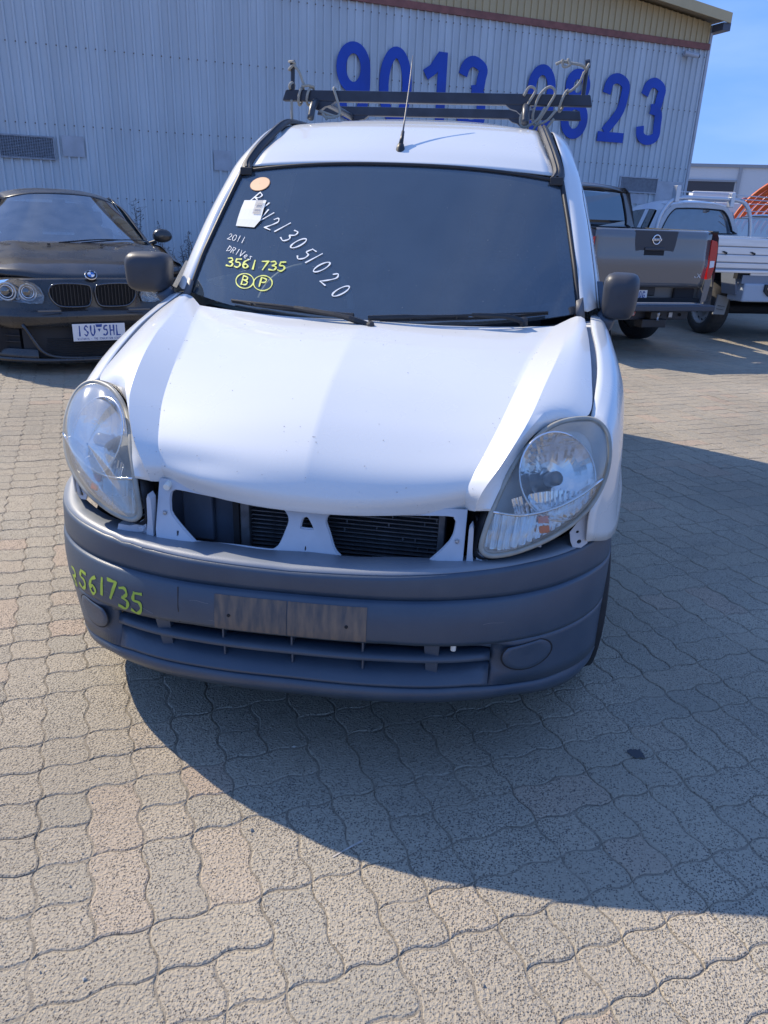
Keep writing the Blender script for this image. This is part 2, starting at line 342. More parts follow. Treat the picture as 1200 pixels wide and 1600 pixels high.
def ribbon(mb, P, w, f, lift):
    """flat stroke of width w along 2D polyline P, mapped by f(a,b,d)"""
    n = len(P); L = []; Rr = []; w0 = w; ph = RIBR.uniform(0, 6)
    for i in range(n):
        w = w0*(.92+.26*math.sin(ph+i*.9)+RIBR.uniform(-.10, .10)); a = Vector(P[max(0, i-1)]); b = Vector(P[min(n-1, i+1)]); d = (b-a)
        if d.length < 1e-9: d = Vector((1, 0))
        d.normalize(); nn = Vector((-d.y, d.x))*w/2; p = Vector(P[i])
        if i == 0: p = p-d*w*.35
        if i == n-1: p = p+d*w*.35
        L.append(p+nn); Rr.append(p-nn)
    V = [f(p.x, p.y, lift) for p in L]+[f(p.x, p.y, lift) for p in Rr]
    return mb.add(V, [(i, i+1, n+i+1, n+i) for i in range(n-1)])
def lettering(name, text, place, f, w, m, parent, lift=.0015, **kw):
    """place(i) -> (x, y, size_x, size_y, angle) of letter i in the 2D space of f"""
    mb = MB(); k = 0
    for i, ch in enumerate(text):
        x, y, sx, sy, an = place(i)
        for st in FONT.get(ch, []):
            if len(st) == 2: st = [(st[0][0]+(st[1][0]-st[0][0])*t/4, st[0][1]+(st[1][1]-st[0][1])*t/4) for t in range(5)]
            P = [(x+math.cos(an)*a*sx-math.sin(an)*b/1.5*sy, y+math.sin(an)*a*sx+math.cos(an)*b/1.5*sy) for a, b in st]
            ribbon(mb, P, w, f, lift+(k % 5)*.0002); k += 1
    return mb.build(name, m, parent, fixn=False, **kw)

# ================================================================== GROUND
A30 = R(30)
rv = Vector((math.cos(A30), math.sin(A30), 0)); hv = Vector((-math.sin(A30), math.cos(A30), 0))
def W(s, n, z=0): return rv*s+hv*n+Vector((0, 0, z))
# one sheet out to the horizon
gm = mat('yard_concrete', (.33, .30, .26), .9, var=.35, vscale=1.2, bump=.3, bscale=90)
obj('ground', [(-400, -300, -.016), (500, -300, -.016), (500, 900, -.016), (-400, 900, -.016)], [(0, 1, 2, 3)], gm, kind='structure')
pav = empty('pavement', (0, 0, 0), kind='structure')
def joints():
    o = obj('joint_bed', [W(-9, -3, -.0036), W(13, -3, -.0036), W(13, 9.6, -.0036), W(-9, 9.6, -.0036)], [(0, 1, 2, 3)], SAND, pav)
    return o
joints()
UN = .1155; AMP = .0058
def edge(p, q, prof):
    """wavy unit edge from grid node p to q (local paver coordinates)"""
    out = []
    hor = abs(q[0]-p[0]) > abs(q[1]-p[1])
    for t, a in prof:
        x = p[0]+(q[0]-p[0])*t; y = p[1]+(q[1]-p[1])*t
        fwd = (q[0]-p[0]) > 0 if hor else (q[1]-p[1]) > 0
        aa = a if fwd else a      # symmetric handling below
        tt = t if fwd else 1-t
        v = AMP*wave(tt)
        if hor: y += v
        else: x += v
        out.append((x, y))
    return out
def wave(t):
    t = t % 1
    if t < .15: return t/.15
    if t < .35: return 1
    if t < .65: return 1-2*(t-.35)/.3
    if t < .85: return -1
    return -1+(t-.85)/.15
PN = [(t, 0) for t in (0, .15, .35, .65, .85)]
PF = [(t, 0) for t in (0, .25, .75)]
def outline(w, h, prof):
    P = []
    for i in range(w): P += edge((i, 0), (i+1, 0), prof_s(prof))
    for j in range(h): P += edge((w, j), (w, j+1), prof_s(prof))
    for i in range(w, 0, -1): P += edge((i, h), (i-1, h), prof_s(prof))
    for j in range(h, 0, -1): P += edge((0, j), (0, j-1), prof_s(prof))
    return P
def prof_s(prof): return prof
PJ = random.Random(21)
def paver_geo(w, h, prof, two=True):
    global AMP
    a0 = AMP; AMP = a0/UN
    P = outline(w, h, prof); AMP = a0
    P = [(x*UN+PJ.uniform(-.0012, .0012), y*UN+PJ.uniform(-.0012, .0012)) for x, y in P]; n = len(P); c = Vector((w*UN/2, h*UN/2))
    def inset(d):
        out = []
        for i in range(n):
            a = Vector(P[i-1]); b = Vector(P[(i+1) % n]); t = (b-a).normalized(); nn = Vector((-t.y, t.x))
            out.append(Vector(P[i])+nn*d)
        return out
    top = inset(.0058); mid = inset(.0020); low = inset(.0014)
    V = [(p.x, p.y, 0) for p in top]+[(p.x, p.y, -.0024) for p in mid]; F = [tuple(range(n))]
    F += [(i, i+n, (i+1) % n+n, (i+1) % n) for i in range(n)]
    if two:
        V += [(p.x, p.y, -.010) for p in low]; F += [(i+n, i+2*n, (i+1) % n+2*n, (i+1) % n+n) for i in range(n)]
    return V, [tuple(reversed(f)) if k else f for k, f in enumerate(F)]
PM = paver_mat('paver_concrete', False); PMF = paver_mat('paver_concrete_far', True)
near_me = {}
for wh in [(a, b, v) for a, b in ((2, 1), (1, 2), (1, 1)) for v in range(5)]:
    V, F = paver_geo(wh[0], wh[1], PN); me = bpy.data.meshes.new('paver'); me.from_pydata(V, [], F); me.materials.append(PM)
    bm = bmesh.new(); bm.from_mesh(me); bmesh.ops.recalc_face_normals(bm, faces=bm.faces); bm.to_mesh(me); bm.free(); near_me[wh] = me
geoF = {wh: paver_geo(wh[0], wh[1], PN, False) for wh in near_me}
O2 = Vector((-.711, -.014, 0)); cam_p = Vector((.448, -1.563, 1.401))
cells = []
def module(i, j):
    rr = random.Random(i*7919+j*104729)
    k = rr.random(); x, y = 2*i, 2*j
    if k < .62: L = [((x, y), (2, 1)), ((x, y+1), (2, 1))]
    else: L = [((x, y), (1, 2)), ((x+1, y), (1, 2))]
    out = []
    for (a, b), wh in L:
        if rr.random() < .36: out += [((a, b), (1, 1)), ((a+(1 if wh[0] == 2 else 0), b+(1 if wh[1] == 2 else 0)), (1, 1))]
        else: out.append(((a, b), wh))
    return out
# visible wedge of the yard
for i in range(-45, 60):
    for j in range(-14, 42):
        c = O2+rv*(2*i+1)*UN+hv*(2*j+1)*UN
        d = c-cam_p; z = d.dot(fw)
        if z < .3: continue
        u = d.dot(rt2)/z; v = d.dot(dn2)/z
        if abs(u) > .62 or abs(v) > .78: continue
        if abs(c.x) < .45 and c.y > .6 and c.y < 3.7: continue
        for (a, b), wh in module(i, j):
            p = O2+rv*a*UN+hv*b*UN
            hid = (abs(c.x) < .68 and c.y > .12)
            cells.append(((p-cam_p).length+(50 if hid else 0)+(30 if abs(u) > .54 or abs(v) > .70 else 0), p, wh))
cells.sort(key=lambda q: q[0])
def tilt(rr): return (rr.uniform(-.006, .006), rr.uniform(-.006, .006), A30+rr.uniform(-.006, .006))
rr = random.Random(3)
for d, p, wh in cells[:300]:
    o = bpy.data.objects.new('paver', near_me[wh+(rr.randrange(5),)]); COL.objects.link(o); o.parent = pav
    o.location = p+Vector((0, 0, rr.uniform(-.0015, .0005))); o.rotation_euler = tilt(rr)
mb = MB()
for d, p, wh in cells[300:]:
    V, F = geoF[wh+(rr.randrange(5),)]
    mb.T = Matrix.LocRotScale(p+Vector((0, 0, rr.uniform(-.002, .0005))), __import__('mathutils').Euler(tilt(rr)), None)
    mb.add(V, F)
mb.build('pavers', PMF, pav, kind='stuff', fixn=False)
# oil drip and pale scratch on the paving
oil = mat('oil_stain', (.03, .03, .035), .5)
def blot(name, c, rad, m, n=18, seed=1, sx=1, label=None):
    q = random.Random(seed); P = [(c[0]+sx*rad*(1+q.uniform(-.35, .3))*math.cos(2*math.pi*i/n), c[1]+rad*(1+q.uniform(-.35, .3))*math.sin(2*math.pi*i/n)) for i in range(n)]
    return obj(name, [(x, y, .0022) for x, y in P], [tuple(range(n))], m, pav, label=label)
blot('oil_spot', (.925, .28), .022, oil, seed=4)
q = random.Random(31); mb = MB()
for i in range(420):
    x = q.uniform(-1.3, 1.9); y = q.uniform(-1.0, 3.2) if i % 2 else q.uniform(-1.0, .2)
    r_ = q.uniform(.0012, .0032) if i % 23 else q.uniform(.004, .007)
    bm2 = [Vector((r_*q.uniform(.7, 1.2)*a, r_*q.uniform(.7, 1.2)*b, r_*q.uniform(.5, .9)*c)) for a, b, c in ((1, 0, 0), (-1, 0, 0), (0, 1, 0), (0, -1, 0), (0, 0, 1), (0, 0, -1))]
    mb.T = Matrix.Translation((x, y, r_*.35))
    mb.add(bm2, [(0, 2, 4), (2, 1, 4), (1, 3, 4), (3, 0, 4), (2, 0, 5), (1, 2, 5), (3, 1, 5), (0, 3, 5)])
mb.build('grit', mat('loose_grit', (.42, .40, .35), .9, var=.7, vscale=3), pav, kind='stuff')
mb = MB(); ribbon(mb, [(.222, -.188), (.205, -.205), (.185, -.226), (.165, -.248)], .006, lambda a, b, d: Vector((a, b, .001)), 0); mb.build('pale_scratch', mat('pale_scratch', (.55, .50, .44), .9, var=.3, vscale=60), pav)

# ================================================================== WAREHOUSE
WALLN = 12.2; PITCH = .1358; EDGE_S = 11.43; ZT = 4.58
wall_m = mat('pale_ribbed_steel', (.62, .67, .70), .5, metal=.0, var=.28, vscale=1.1, bump=.02, bscale=8, stretch=(1, 1, .25), rvar=.08)
tan_m = mat('tan_ribbed_steel', (.55, .42, .22), .5, var=.15, vscale=2, stretch=(1, 1, .3))
red_m = mat('faded_red_trim', (.28, .10, .075), .6, var=.3, vscale=9)
blue_m = mat('royal_blue_sign_board', (.004, .062, .44), .5, var=.25, vscale=2)
patch_m = mat('pale_patch_sheet', (.46, .48, .52), .45, var=.2, vscale=5)
vent_m = mat('grey_vent_metal', (.33, .35, .39), .5, var=.3, vscale=20)
wh_ = empty('warehouse', W(4, WALLN+8), A30, 'long pale ribbed steel warehouse with tan gable behind the cars', 'building')
# local frame: x along wall from s=4, y = depth from the building centre
def WL(s, d, z): return (s-4, d-8, z)
def sheet_profile(n, pitch=PITCH, dep=.030):
    P = []
    for i in range(n):
        x = i*pitch
        P += [(x, 0), (x+pitch*.66, 0), (x+pitch*.72, -dep), (x+pitch*.93, -dep)]
    P.append((n*pitch, 0)); return P
def sheet_mesh(z0, fz, n, s0, pitch=PITCH, dep=.030):
    P = sheet_profile(n, pitch, dep); V = []
    for x, y in P: V += [(x, y, z0(s0+x)), (x, y, fz(s0+x))]
    return V, [(2*i, 2*i+2, 2*i+3, 2*i+1) for i in range(len(P)-1)]
V, F = sheet_mesh(lambda s: .03, lambda s: ZT, 6, 0)
sm = bpy.data.meshes.new('wall_sheet'); sm.from_pydata(V, [], F); sm.materials.append(wall_m)
sw = 6*PITCH; s = EDGE_S-sw; k = 0
while s > -5.5:
    o = bpy.data.objects.new('wall_sheet', sm); COL.objects.link(o); o.parent = wh_; o.location = WL(s, -(k % 2)*.003, 0); k += 1; s -= sw
roof_z = lambda s: 5.02+(11.67-s)*.105 if s > 2.5 else 5.02+(11.67-2.5)*.105-(2.5-s)*.105
s = EDGE_S-.02-sw; k = 0
while s > -5.5:
    V, F = sheet_mesh(lambda s: ZT+.10, lambda s: roof_z(s)-.03, 6, s, PITCH, .026)
    o = obj('gable_sheet', V, F, tan_m, wh_); o.location = WL(s, -.03-(k % 2)*.003, 0); k += 1; s -= sw
MB().box(WL(-5.5, -.062, ZT-.01), WL(EDGE_S+.02, -.0, ZT+.095)).build('trim_band', red_m, wh_)
mb = MB()
mb.box(WL(EDGE_S, -.045, 0), WL(EDGE_S+.06, .12, 4.98)).build('corner_flashing', patch_m, wh_)
# roof planes with an overhanging barge board
for (a, b) in ((2.5, 11.60), (-5.5, 2.5)):
    MB().add([WL(a, -.35, roof_z(a)+.02), WL(b, -.35, roof_z(b)+.02), WL(b, 20, roof_z(b)+.02), WL(a, 20, roof_z(a)+.02),
              WL(a, -.35, roof_z(a)+.10), WL(b, -.35, roof_z(b)+.10), WL(b, 20, roof_z(b)+.10), WL(a, 20, roof_z(a)+.10)],
             [(0, 3, 2, 1), (4, 5, 6, 7), (0, 1, 5, 4), (1, 2, 6, 5), (2, 3, 7, 6), (3, 0, 4, 7)]).build('roof', mat('tan_roof', (.42, .33, .20), .5), wh_)
MB().add([WL(2.5, -.38, roof_z(2.5)-.05), WL(11.58, -.38, roof_z(11.58)-.05), WL(11.58, -.355, roof_z(11.58)-.05), WL(2.5, -.355, roof_z(2.5)-.05),
          WL(2.5, -.38, roof_z(2.5)+.12), WL(11.58, -.38, roof_z(11.58)+.12), WL(11.58, -.355, roof_z(11.58)+.12), WL(2.5, -.355, roof_z(2.5)+.12)],
         [(0, 3, 2, 1), (4, 5, 6, 7), (0, 1, 5, 4), (1, 2, 6, 5), (2, 3, 7, 6), (3, 0, 4, 7)]).build('barge_board', tan_m, wh_)
MB().box(WL(11.44, -.34, 4.86), WL(11.62, 19, 4.99)).build('gutter', mat('dark_gutter', (.08, .09, .12), .5), wh_)
MB().box(WL(-5.45, .05, 0), WL(EDGE_S-.02, 19, 4.9)).build('side_wall', wall_m, wh_)
def vent(s0, s1, z0, z1, light):
    fr = MB()
    for a, b in ((WL(s0, -.058, z0), WL(s1, -.022, z0+.02)), (WL(s0, -.058, z1-.02), WL(s1, -.022, z1)), (WL(s0, -.058, z0+.02), WL(s0+.02, -.022, z1-.02)), (WL(s1-.02, -.058, z0+.02), WL(s1, -.022, z1-.02))): fr.box(a, b)
    v = fr.build('vent_grille', patch_m if light else vent_m, wh_)
    mb = MB(); n = 14
    for i in range(n):
        z = z0+.02+(z1-z0-.04)*(i+.5)/n
        mb.add([WL(s0+.02, -.050, z-.006), WL(s1-.02, -.050, z-.006), WL(s1-.02, -.037, z+.008), WL(s0+.02, -.037, z+.008)], [(0, 1, 2, 3)])
    if not light:
        m2 = int((s1-s0)/.035)
        for i in range(m2):
            x = s0+.02+(s1-s0-.04)*(i+.5)/m2; mb.box(WL(x-.003, -.056, z0+.02), WL(x+.003, -.052, z1-.02))
    sl = mb.build('slats', vent_m, None); sl.parent = v; sl['kind'] = 'stuff'
    MB().box(WL(s0+.02, -.0355, z0+.02), WL(s1-.02, -.0345, z1-.02)).build('vent_backing', VOID if not light else vent_m, v)
vent(-1.38, -.60, 1.955, 2.28, False); vent(9.80, 10.73, 1.955, 2.25, True)
for (a, b, c, d) in ((-.49, -.18, 2.02, 2.31), (1.80, 2.08, 1.94, 2.24), (10.73, 11.38, 0.5, 2.2), (9.83, 10.5, 1.75, 1.94)):
    MB().box(WL(a, -.0365, c), WL(b, -.0345, d)).build('patch_sheet', patch_m, wh_)
MB().tube([WL(10.72, -.035, .3), WL(10.72, -.035, 1.95)], .012).build('conduit_pipe', patch_m, wh_)
mb = MB()
for z in (.5, 1.45, 2.45, 3.5, 4.45):
    k = 0; sx = EDGE_S-.02-PITCH*.17
    while sx > -2.5:
        mb.box(WL(sx-.009, -.037, z-.009), WL(sx+.009, -.029, z+.009)); sx -= PITCH
mb.build('screws', mat('rusty_screw', (.16, .13, .11), .7), wh_, kind='stuff')
# big phone number: flat blue boards standing off the ribs
DH, DT = 1.17, .172
def dg(ch):
    t = DT/2
    if ch == '0': return [arc(.3, .585, .3-t, .585-t, 90, 450, 40)]
    if ch == '9': return [arc(.3, .79, .3-t, .38-t, 90, 450, 32), cr2([(.6-t, .80), (.6-t, .50), (.55-t, .22), (.32, t), (.14, .14), (t+.01, .30)])]
    if ch == '1': return [[(.39, 0), (.39, 1.17)], [(.03+t/2, .80), (.22, .90), (.36, 1.10)]]
    if ch == '3': return [cr2([(t, .86), (.15, 1.02), (.29, DH-t), (.50-t/3, .99), (.545-t, .84), (.42, .67), (.28, .63)]), cr2([(.28, .635), (.46, .58), (.575-t, .36), (.48, .16), (.30, t), (.13, .15), (t, .32)])]
    if ch == '8': return [arc(.3, .885, .27-t, .285-t, 90, 450, 30), arc(.3, .335, .3-t, .335-t, 90, 450, 30)]
    if ch == '2': return [cr2([(t, .82), (.14, 1.02), (.30, DH-t), (.48, 1.0), (.58-t, .82), (.42, .52), (.14, .17)]), [(0, t), (.59, t)]]
sign = empty('phone_number_sign', W(7.2, WALLN-.03, 2.8), A30, 'large royal blue phone number 9013 9823 fixed across the warehouse wall', 'sign')
for ch, s0, s1 in [('9', 3.865, 4.461), ('0', 4.626, 5.224), ('1', 5.40, 5.87), ('3', 6.10, 6.67), ('9', 7.505, 8.085), ('8', 8.27, 8.86), ('2', 9.129, 9.725), ('3', 10.0, 10.575)]:
    mb = MB(); wd = {'1': .475, '3': .575, '8': .6, '2': .59}.get(ch, .6); sc = (s1-s0)/wd
    for q, st in enumerate(dg(ch)):
        n = len(st); Lp = []; Rp = []
        closed = abs(st[0][0]-st[-1][0]) < 1e-6 and abs(st[0][1]-st[-1][1]) < 1e-6 and n > 5
        for i in range(n):
            if closed: a = Vector(st[i-1 if i > 0 else n-2]); b = Vector(st[i+1 if i < n-1 else 1])
            else: a = Vector(st[max(0, i-1)]); b = Vector(st[min(n-1, i+1)])
            d = (b-a).normalized(); nn = Vector((-d.y, d.x))*DT/2; Lp.append(Vector(st[i])+nn); Rp.append(Vector(st[i])-nn)
        y0 = -.030-q*.0015
        V = []
        for p in Lp: V.append((s0-7.2+p.x*sc, y0, p.y+.03))
        for p in Rp: V.append((s0-7.2+p.x*sc, y0, p.y+.03))
        for p in Lp: V.append((s0-7.2+p.x*sc, y0+.014, p.y+.03))
        for p in Rp: V.append((s0-7.2+p.x*sc, y0+.014, p.y+.03))
        F = []
        for i in range(n-1):
            F += [(i, i+1, n+i+1, n+i), (2*n+i, 3*n+i, 3*n+i+1, 2*n+i+1), (i, 2*n+i, 2*n+i+1, i+1), (n+i, n+i+1, 3*n+i+1, 3*n+i)]
        F += [(0, n, 3*n, 2*n), (n-1, 3*n-1, 4*n-1, 2*n-1)]
        mb.add(V, F)
    mb.build('digit', blue_m, sign, fixn=True)
# security camera under the gable
sc_ = empty('security_camera', W(10.9, WALLN-.03, 4.45), A30, 'small white security camera under the red trim at the wall corner', 'camera')
MB().box((-.05, -.03, -.05), (.05, .0, .05), .008).build('mount', patch_m, sc_)
MB().tube([(0, -.03, 0), (.02, -.10, -.02)], .018).build('arm', patch_m, sc_)
MB().tube([(-.10, -.11, .0), (.20, -.15, -.03)], .042, 14).build('body', patch_m, sc_)
MB().tube([(.2, -.15, -.03), (.225, -.153, -.032)], .034, 14).build('lens', BLACKP, sc_)

# dry weeds along the wall foot
weed_m = mat('dry_weed', (.075, .06, .055), .9); straw_m = mat('dry_straw', (.26, .18, .11), .9)
def weed(s, hgt, seed, label, cat='weed', m=weed_m, spread=.25, leaves=True):
    q = random.Random(seed); e = empty('dry_weed', W(s, WALLN-.35), A30, label, cat)
    st = MB(); lf = MB()
    for i in range(5 if leaves else 26):
        a = q.uniform(-1, 1)*spread; b = q.uniform(-1, .3)*spread*.5; hh = hgt*q.uniform(.55, 1)
        P = [Vector((a*.2+q.uniform(-.05, .05), 0, 0)), Vector((a*.35, b*.3, hh*.4)), Vector((a*.8+q.uniform(-.04, .04), b*.7, hh*.75)), Vector((a, b, hh))]
        st.tube(P, [.006, .004, .0015], 4, k=3)
        if leaves:
            C = cr_pts(P, 6)
            for c in C[7:]:
                for _ in range(3):
                    d = Vector((q.uniform(-1, 1), q.uniform(-.6, .6), q.uniform(-.4, 1))).normalized()
                    t = c+d*q.uniform(.015, .09)
                    st.tube([c, t], .0016, 3)
                    u = Vector((q.uniform(-1, 1), q.uniform(-1, 1), q.uniform(-1, 1))).normalized()*q.uniform(.008, .02)
                    w2 = d*q.uniform(.012, .03)
                    lf.add([t-u*.5, t+w2, t+u*.5, t-w2*.5], [(0, 1, 2, 3)])
    st.build('stem', m, e)
    if leaves: lf.build('foliage', m, e, kind='stuff')
    return e
weed(.42, 1.42, 1, 'tallest thin dry weed against the wall beside the black car roof')
weed(.78, 1.12, 2, 'dark twiggy weed above the black car wing mirror')
weed(1.28, 1.05, 3, 'bushy dark weed between the black car mirror and the white van')
weed(1.62, 1.0, 4, 'tuft of tall brown straw beside the van pillar', 'grass tuft', straw_m, .38, False)
weed(1.98, 1.15, 5, 'dark weed nearest the white van windscreen pillar')
weed(1.40, .8, 6, 'low tuft of brown straw just right of the black car mirror', 'grass tuft', straw_m, .40, False)

# ================================================================== WHITE VAN
van = empty('white_van', (0, 2, 0), 0, 'white panel van with missing grille, grey bumper, yellow marker numbers and roof bars', 'van', world=True)
def lerp(a, b, t): return a+(b-a)*t
def ip(x, xs, ys):
    if x <= xs[0]: return ys[0]
    for i in range(len(xs)-1):
        if x <= xs[i+1]: return lerp(ys[i], ys[i+1], (x-xs[i])/(xs[i+1]-xs[i]))
    return ys[-1]
# ---- hood: one panel, centre crease, valley bands and outer shoulders
HC = [(0, .121, .712), (0, .117, .752), (0, .145, .812), (0, .20, .864), (0, .29, .922), (0, .43, .986), (0, .62, 1.040), (0, .74, 1.064), (0, .86, 1.080)]
HI = [(.388, .182, .735), (.388, .165, .780), (.405, .190, .823), (.430, .26, .868), (.455, .345, .910), (.486, .486, .962), (.521, .662, 1.012), (.555, .80, 1.045), (.600, .985, 1.080)]
HB = [(.415, .150, .745), (.428, .142, .792), (.462, .172, .845), (.498, .232, .897), (.530, .318, .942), (.565, .47, .996), (.602, .655, 1.040), (.628, .83, 1.070), (.655, 1.055, 1.100)]
HE = [(.452, .143, .752), (.470, .172, .795), (.502, .238, .853), (.540, .305, .896), (.600, .368, .920), (.682, .428, .932), (.697, .62, .995), (.700, .84, 1.060), (.698, 1.04, 1.102)]
def hood_half(sd):
    rows = []
    for hk, (c, i_, b, e) in enumerate(zip(HC, HI, HB, HE)):
        c, i_, b, e = map(Vector, (c, i_, b, e)); r = []
        kk = [.006, .016, .030, .042, .046, .046, .034, .030, .022][hk]; bl_ = .15 if hk == 0 else (.5 if hk == 1 else 1)
        for u in (0, .02, .12, .25, .4, .55, .7, .85, .97):
            z = c.z+(i_.z-c.z)*u*u-kk*(u-u*u)*1.0
            r.append(Vector((i_.x*u, c.y+(i_.y-c.y)*u*u, z)))
        r.append(i_); r.append(i_.lerp(b, .05)); r.append(i_.lerp(b, .95)); r.append(b)
        m0 = b.lerp(e, .05)+Vector((0, 0, .001)); r.append(m0); m1 = b.lerp(e, .35)+Vector((0, -.004, .007))*bl_; m2 = b.lerp(e, .7)+Vector((0, -.002, .007))*bl_
        r += [m1, m2, e]
        rows.append([Vector((p.x*sd, p.y, p.z)) for p in r])
    first = rows[0]
    lip = [p+Vector((0, .003, -.007)) for p in first]; lip2 = [p+Vector((0, .030, -.005)) for p in first]
    rows = resample(rows, 1, 6)
    for r in rows:                       # the dent at the front left of the panel
        for p in r:
            d = ((p.x+.30)/.10)**2+((p.z-.80)/.022)**2
            if p.y < .4 and p.x < 0:
                g = math.exp(-d); p.y += .007*g; p.z -= .003*g
                d2 = ((p.x+.26)/.13)**2+((p.z-.762)/.016)**2; p.y -= .003*math.exp(-d2)
    return [lip2, lip]+rows
rowsL = hood_half(-1); rowsR = hood_half(1)
rows = [list(reversed(a))+b[1:] for a, b in zip(rowsL, rowsR)]
hood = grid('hood', rows, WHITE, van, thick=.0)
s_ = hood.modifiers.new('thickness', 'SOLIDIFY'); s_.thickness = .006; s_.offset = -1
es = hood.modifiers.new('crisp', 'EDGE_SPLIT'); es.split_angle = R(28)
q = random.Random(77); mb = MB()
for i in range(110):
    r_ = rows[q.randrange(4, len(rows)-3)]; k_ = q.randrange(4, len(r_)-4); p = r_[k_].lerp(r_[k_+1], q.random())+Vector((0, -.0006, .0012)); a_ = q.uniform(.0006, .0017)
    mb.add([p+Vector((-a_, 0, 0)), p+Vector((0, -a_*.6, -a_*.6)), p+Vector((a_*q.uniform(.6, 2), 0, 0)), p+Vector((0, a_*.6, a_*.6))], [(0, 1, 2, 3)])
mb.build('stone_chips', mat('chip_grey', (.22, .22, .24), .8), hood, kind='stuff', fixn=False)
# rubber bump stop at the hood corner
MB().tube([(-.372, .150, .726), (-.372, .175, .732)], .009, 10).build('bump_stop', PAPER, van)

# ---- fenders
def fender(sd):
    G = [(.688, .432, .922), (.703, .54, .962), (.716, .66, .998), (.721, .80, 1.040), (.717, .96, 1.078), (.722, 1.10, 1.100), (.735, 1.19, 1.102)]
    A = [(.722, .412, .908), (.752, .54, .940), (.768, .66, .972), (.775, .80, 1.010), (.772, .96, 1.052), (.768, 1.10, 1.084), (.760, 1.19, 1.092)]
    B = [(.738, .375, .868), (.776, .52, .885), (.797, .66, .912), (.812, .80, .940), (.812, .96, .972), (.806, 1.10, .998), (.797, 1.20, 1.01)]
    Cc = [(.730, .325, .812), (.783, .48, .815), (.808, .64, .830), (.825, .80, .845), (.828, .96, .865), (.826, 1.10, .88), (.820, 1.20, .89)]
    D = [(.712, .282, .762), (.782, .44, .735), (.811, .62, .740), (.831, .80, .745), (.834, .96, .75), (.832, 1.10, .76), (.828, 1.20, .76)]
    E_ = [(.696, .258, .722), (.780, .42, .668), (.812, .58, .672), (.838, .76, .690), (.840, .94, .672), (.836, 1.09, .55), (.832, 1.20, .50)]
    Fb = [(.700, .27, .640), (.782, .41, .600), (.816, .54, .628), (.843, .76, .664), (.843, .96, .622), (.838, 1.07, .40), (.830, 1.20, .26)]
    rows = [[Vector((p[0]*sd, p[1], p[2])) for p in r] for r in (G, A, B, Cc, D, E_, Fb)]
    o = grid('fender', rows, WHITE, van, 4, 3)
    s = o.modifiers.new('thickness', 'SOLIDIFY'); s.thickness = .004; s.offset = 0
    # grey gutter seen through the gap beside the hood
    I = [[Vector((x*sd, y, z-dz)) for x, y, z in G[:6]] for dz in (0., .012)]
    J = [Vector((( x-.045)*sd, y, z-.014)) for x, y, z in G[:6]]
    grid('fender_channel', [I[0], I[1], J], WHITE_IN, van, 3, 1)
for sd in (-1, 1): fender(sd)

# ---- bumper (sits a touch low on its left side)
XK = [0, .25, .45, .58, .70, .76, .83]
def plan(x, y0=0., w=.83, yb=.62):
    x = min(abs(x)/w, .99999); return y0+(yb-y0)*(1-(1-x**2.9)**(1/1.75))
ZR = dict(back=[.602, .604, .608, .613, .625, .640, .670], crest=[.594, .600, .608, .610, .606, .604, .612], cre_t=[.537, .537, .536, .531, .524, .515, .490],
          cre_b=[.531, .531, .530, .525, .518, .509, .484], mid=[.480, .480, .475, .468, .455, .445, .42], face=[.427, .427, .415, .405, .39, .38, .36],
          low=[.336, .336, .331, .325, .305, .29, .26], lip_t=[.296, .294, .288, .269, .240, .222, .19], lip_b=[.290, .288, .282, .263, .234, .216, .184], bot=[.239, .238, .233, .222, .182, .158, .13])
def bz(k, x): return ip(abs(x), XK, ZR[k])
def bT(x, y, z): return Vector(((x if x > 0 else x*(1+.055*(x/.83)**2*max(0, min(1, (z-.20)/.22))))-.013, y, z+.021*x-.004))
def xs_(a, b, n): return [lerp(a, b, i/(n-1)) for i in range(n)]
def endx(n=71): return [math.sin(t*math.pi/2)*.8295 for t in xs_(-1, 1, n)]
def brow(k, y0, xs, w=.83, dz=0, dy=0): return [bT(x*w/.83, plan(x*w/.83, y0, w)+dy, bz(k, x)+dz) for x in xs]
XS = endx()
rng = random.Random(5)
def topback(x): return .075 if abs(x) < .5 else lerp(.075, .03, (abs(x)-.5)/.33)
r0 = [bT(x*.975, plan(x*.975, .04, .81)+topback(x)+.02, bz('back', x)-.02+.004*math.sin(x*31)) for x in XS]
r1 = [bT(x*.975, plan(x*.975, .04, .81)+topback(x), bz('back', x)+.002*math.sin(x*27+1)) for x in XS]
r2 = [bT(x*.978, plan(x*.978, .04, .812)+.006, bz('crest', x)+.006) for x in XS]
r3 = brow('crest', .022, XS, .820, dz=.001); r3b = brow('crest', .017, XS, .823, dz=-.012)
r4 = brow('cre_t', .022, XS, .828, dz=.012); r4b = brow('cre_t', .024, XS, .828)
r5 = brow('cre_t', .034, XS, .822, dz=-.002); r6 = brow('cre_b', .034, XS, .822)
r7 = brow('cre_b', .016, XS, .830); r7b = brow('cre_b', .010, XS, .830, dz=-.007)
r8 = brow('mid', .002, XS); r9 = brow('face', .0, XS, dz=.012); r10 = brow('face', .004, XS)
upper = [r0, r1, r2, r3, r3b, r4, r4b, r5, r6, r7, r7b, r8, r9, r10]
for r in upper[:4]:                       # torn, rippled flange at the left
    for p in r:
        if -.62 < p.x < -.30: p.z += .0035*math.sin(p.x*95)*math.exp(-((p.x+.46)/.09)**2*2); p.y -= .004*math.exp(-((p.x+.45)/.03)**2)
bumper = empty('bumper', (0, 0.1, .25), 0, world=True); bumper.parent = van; bumper.matrix_parent_inverse = wmat(van).inverted()
def bgrid(name, rows, m=BUMP, **kw):
    o = grid(name, rows, m, bumper, **kw); s = o.modifiers.new('thickness', 'SOLIDIFY'); s.thickness = .0035; s.offset = 0; return o
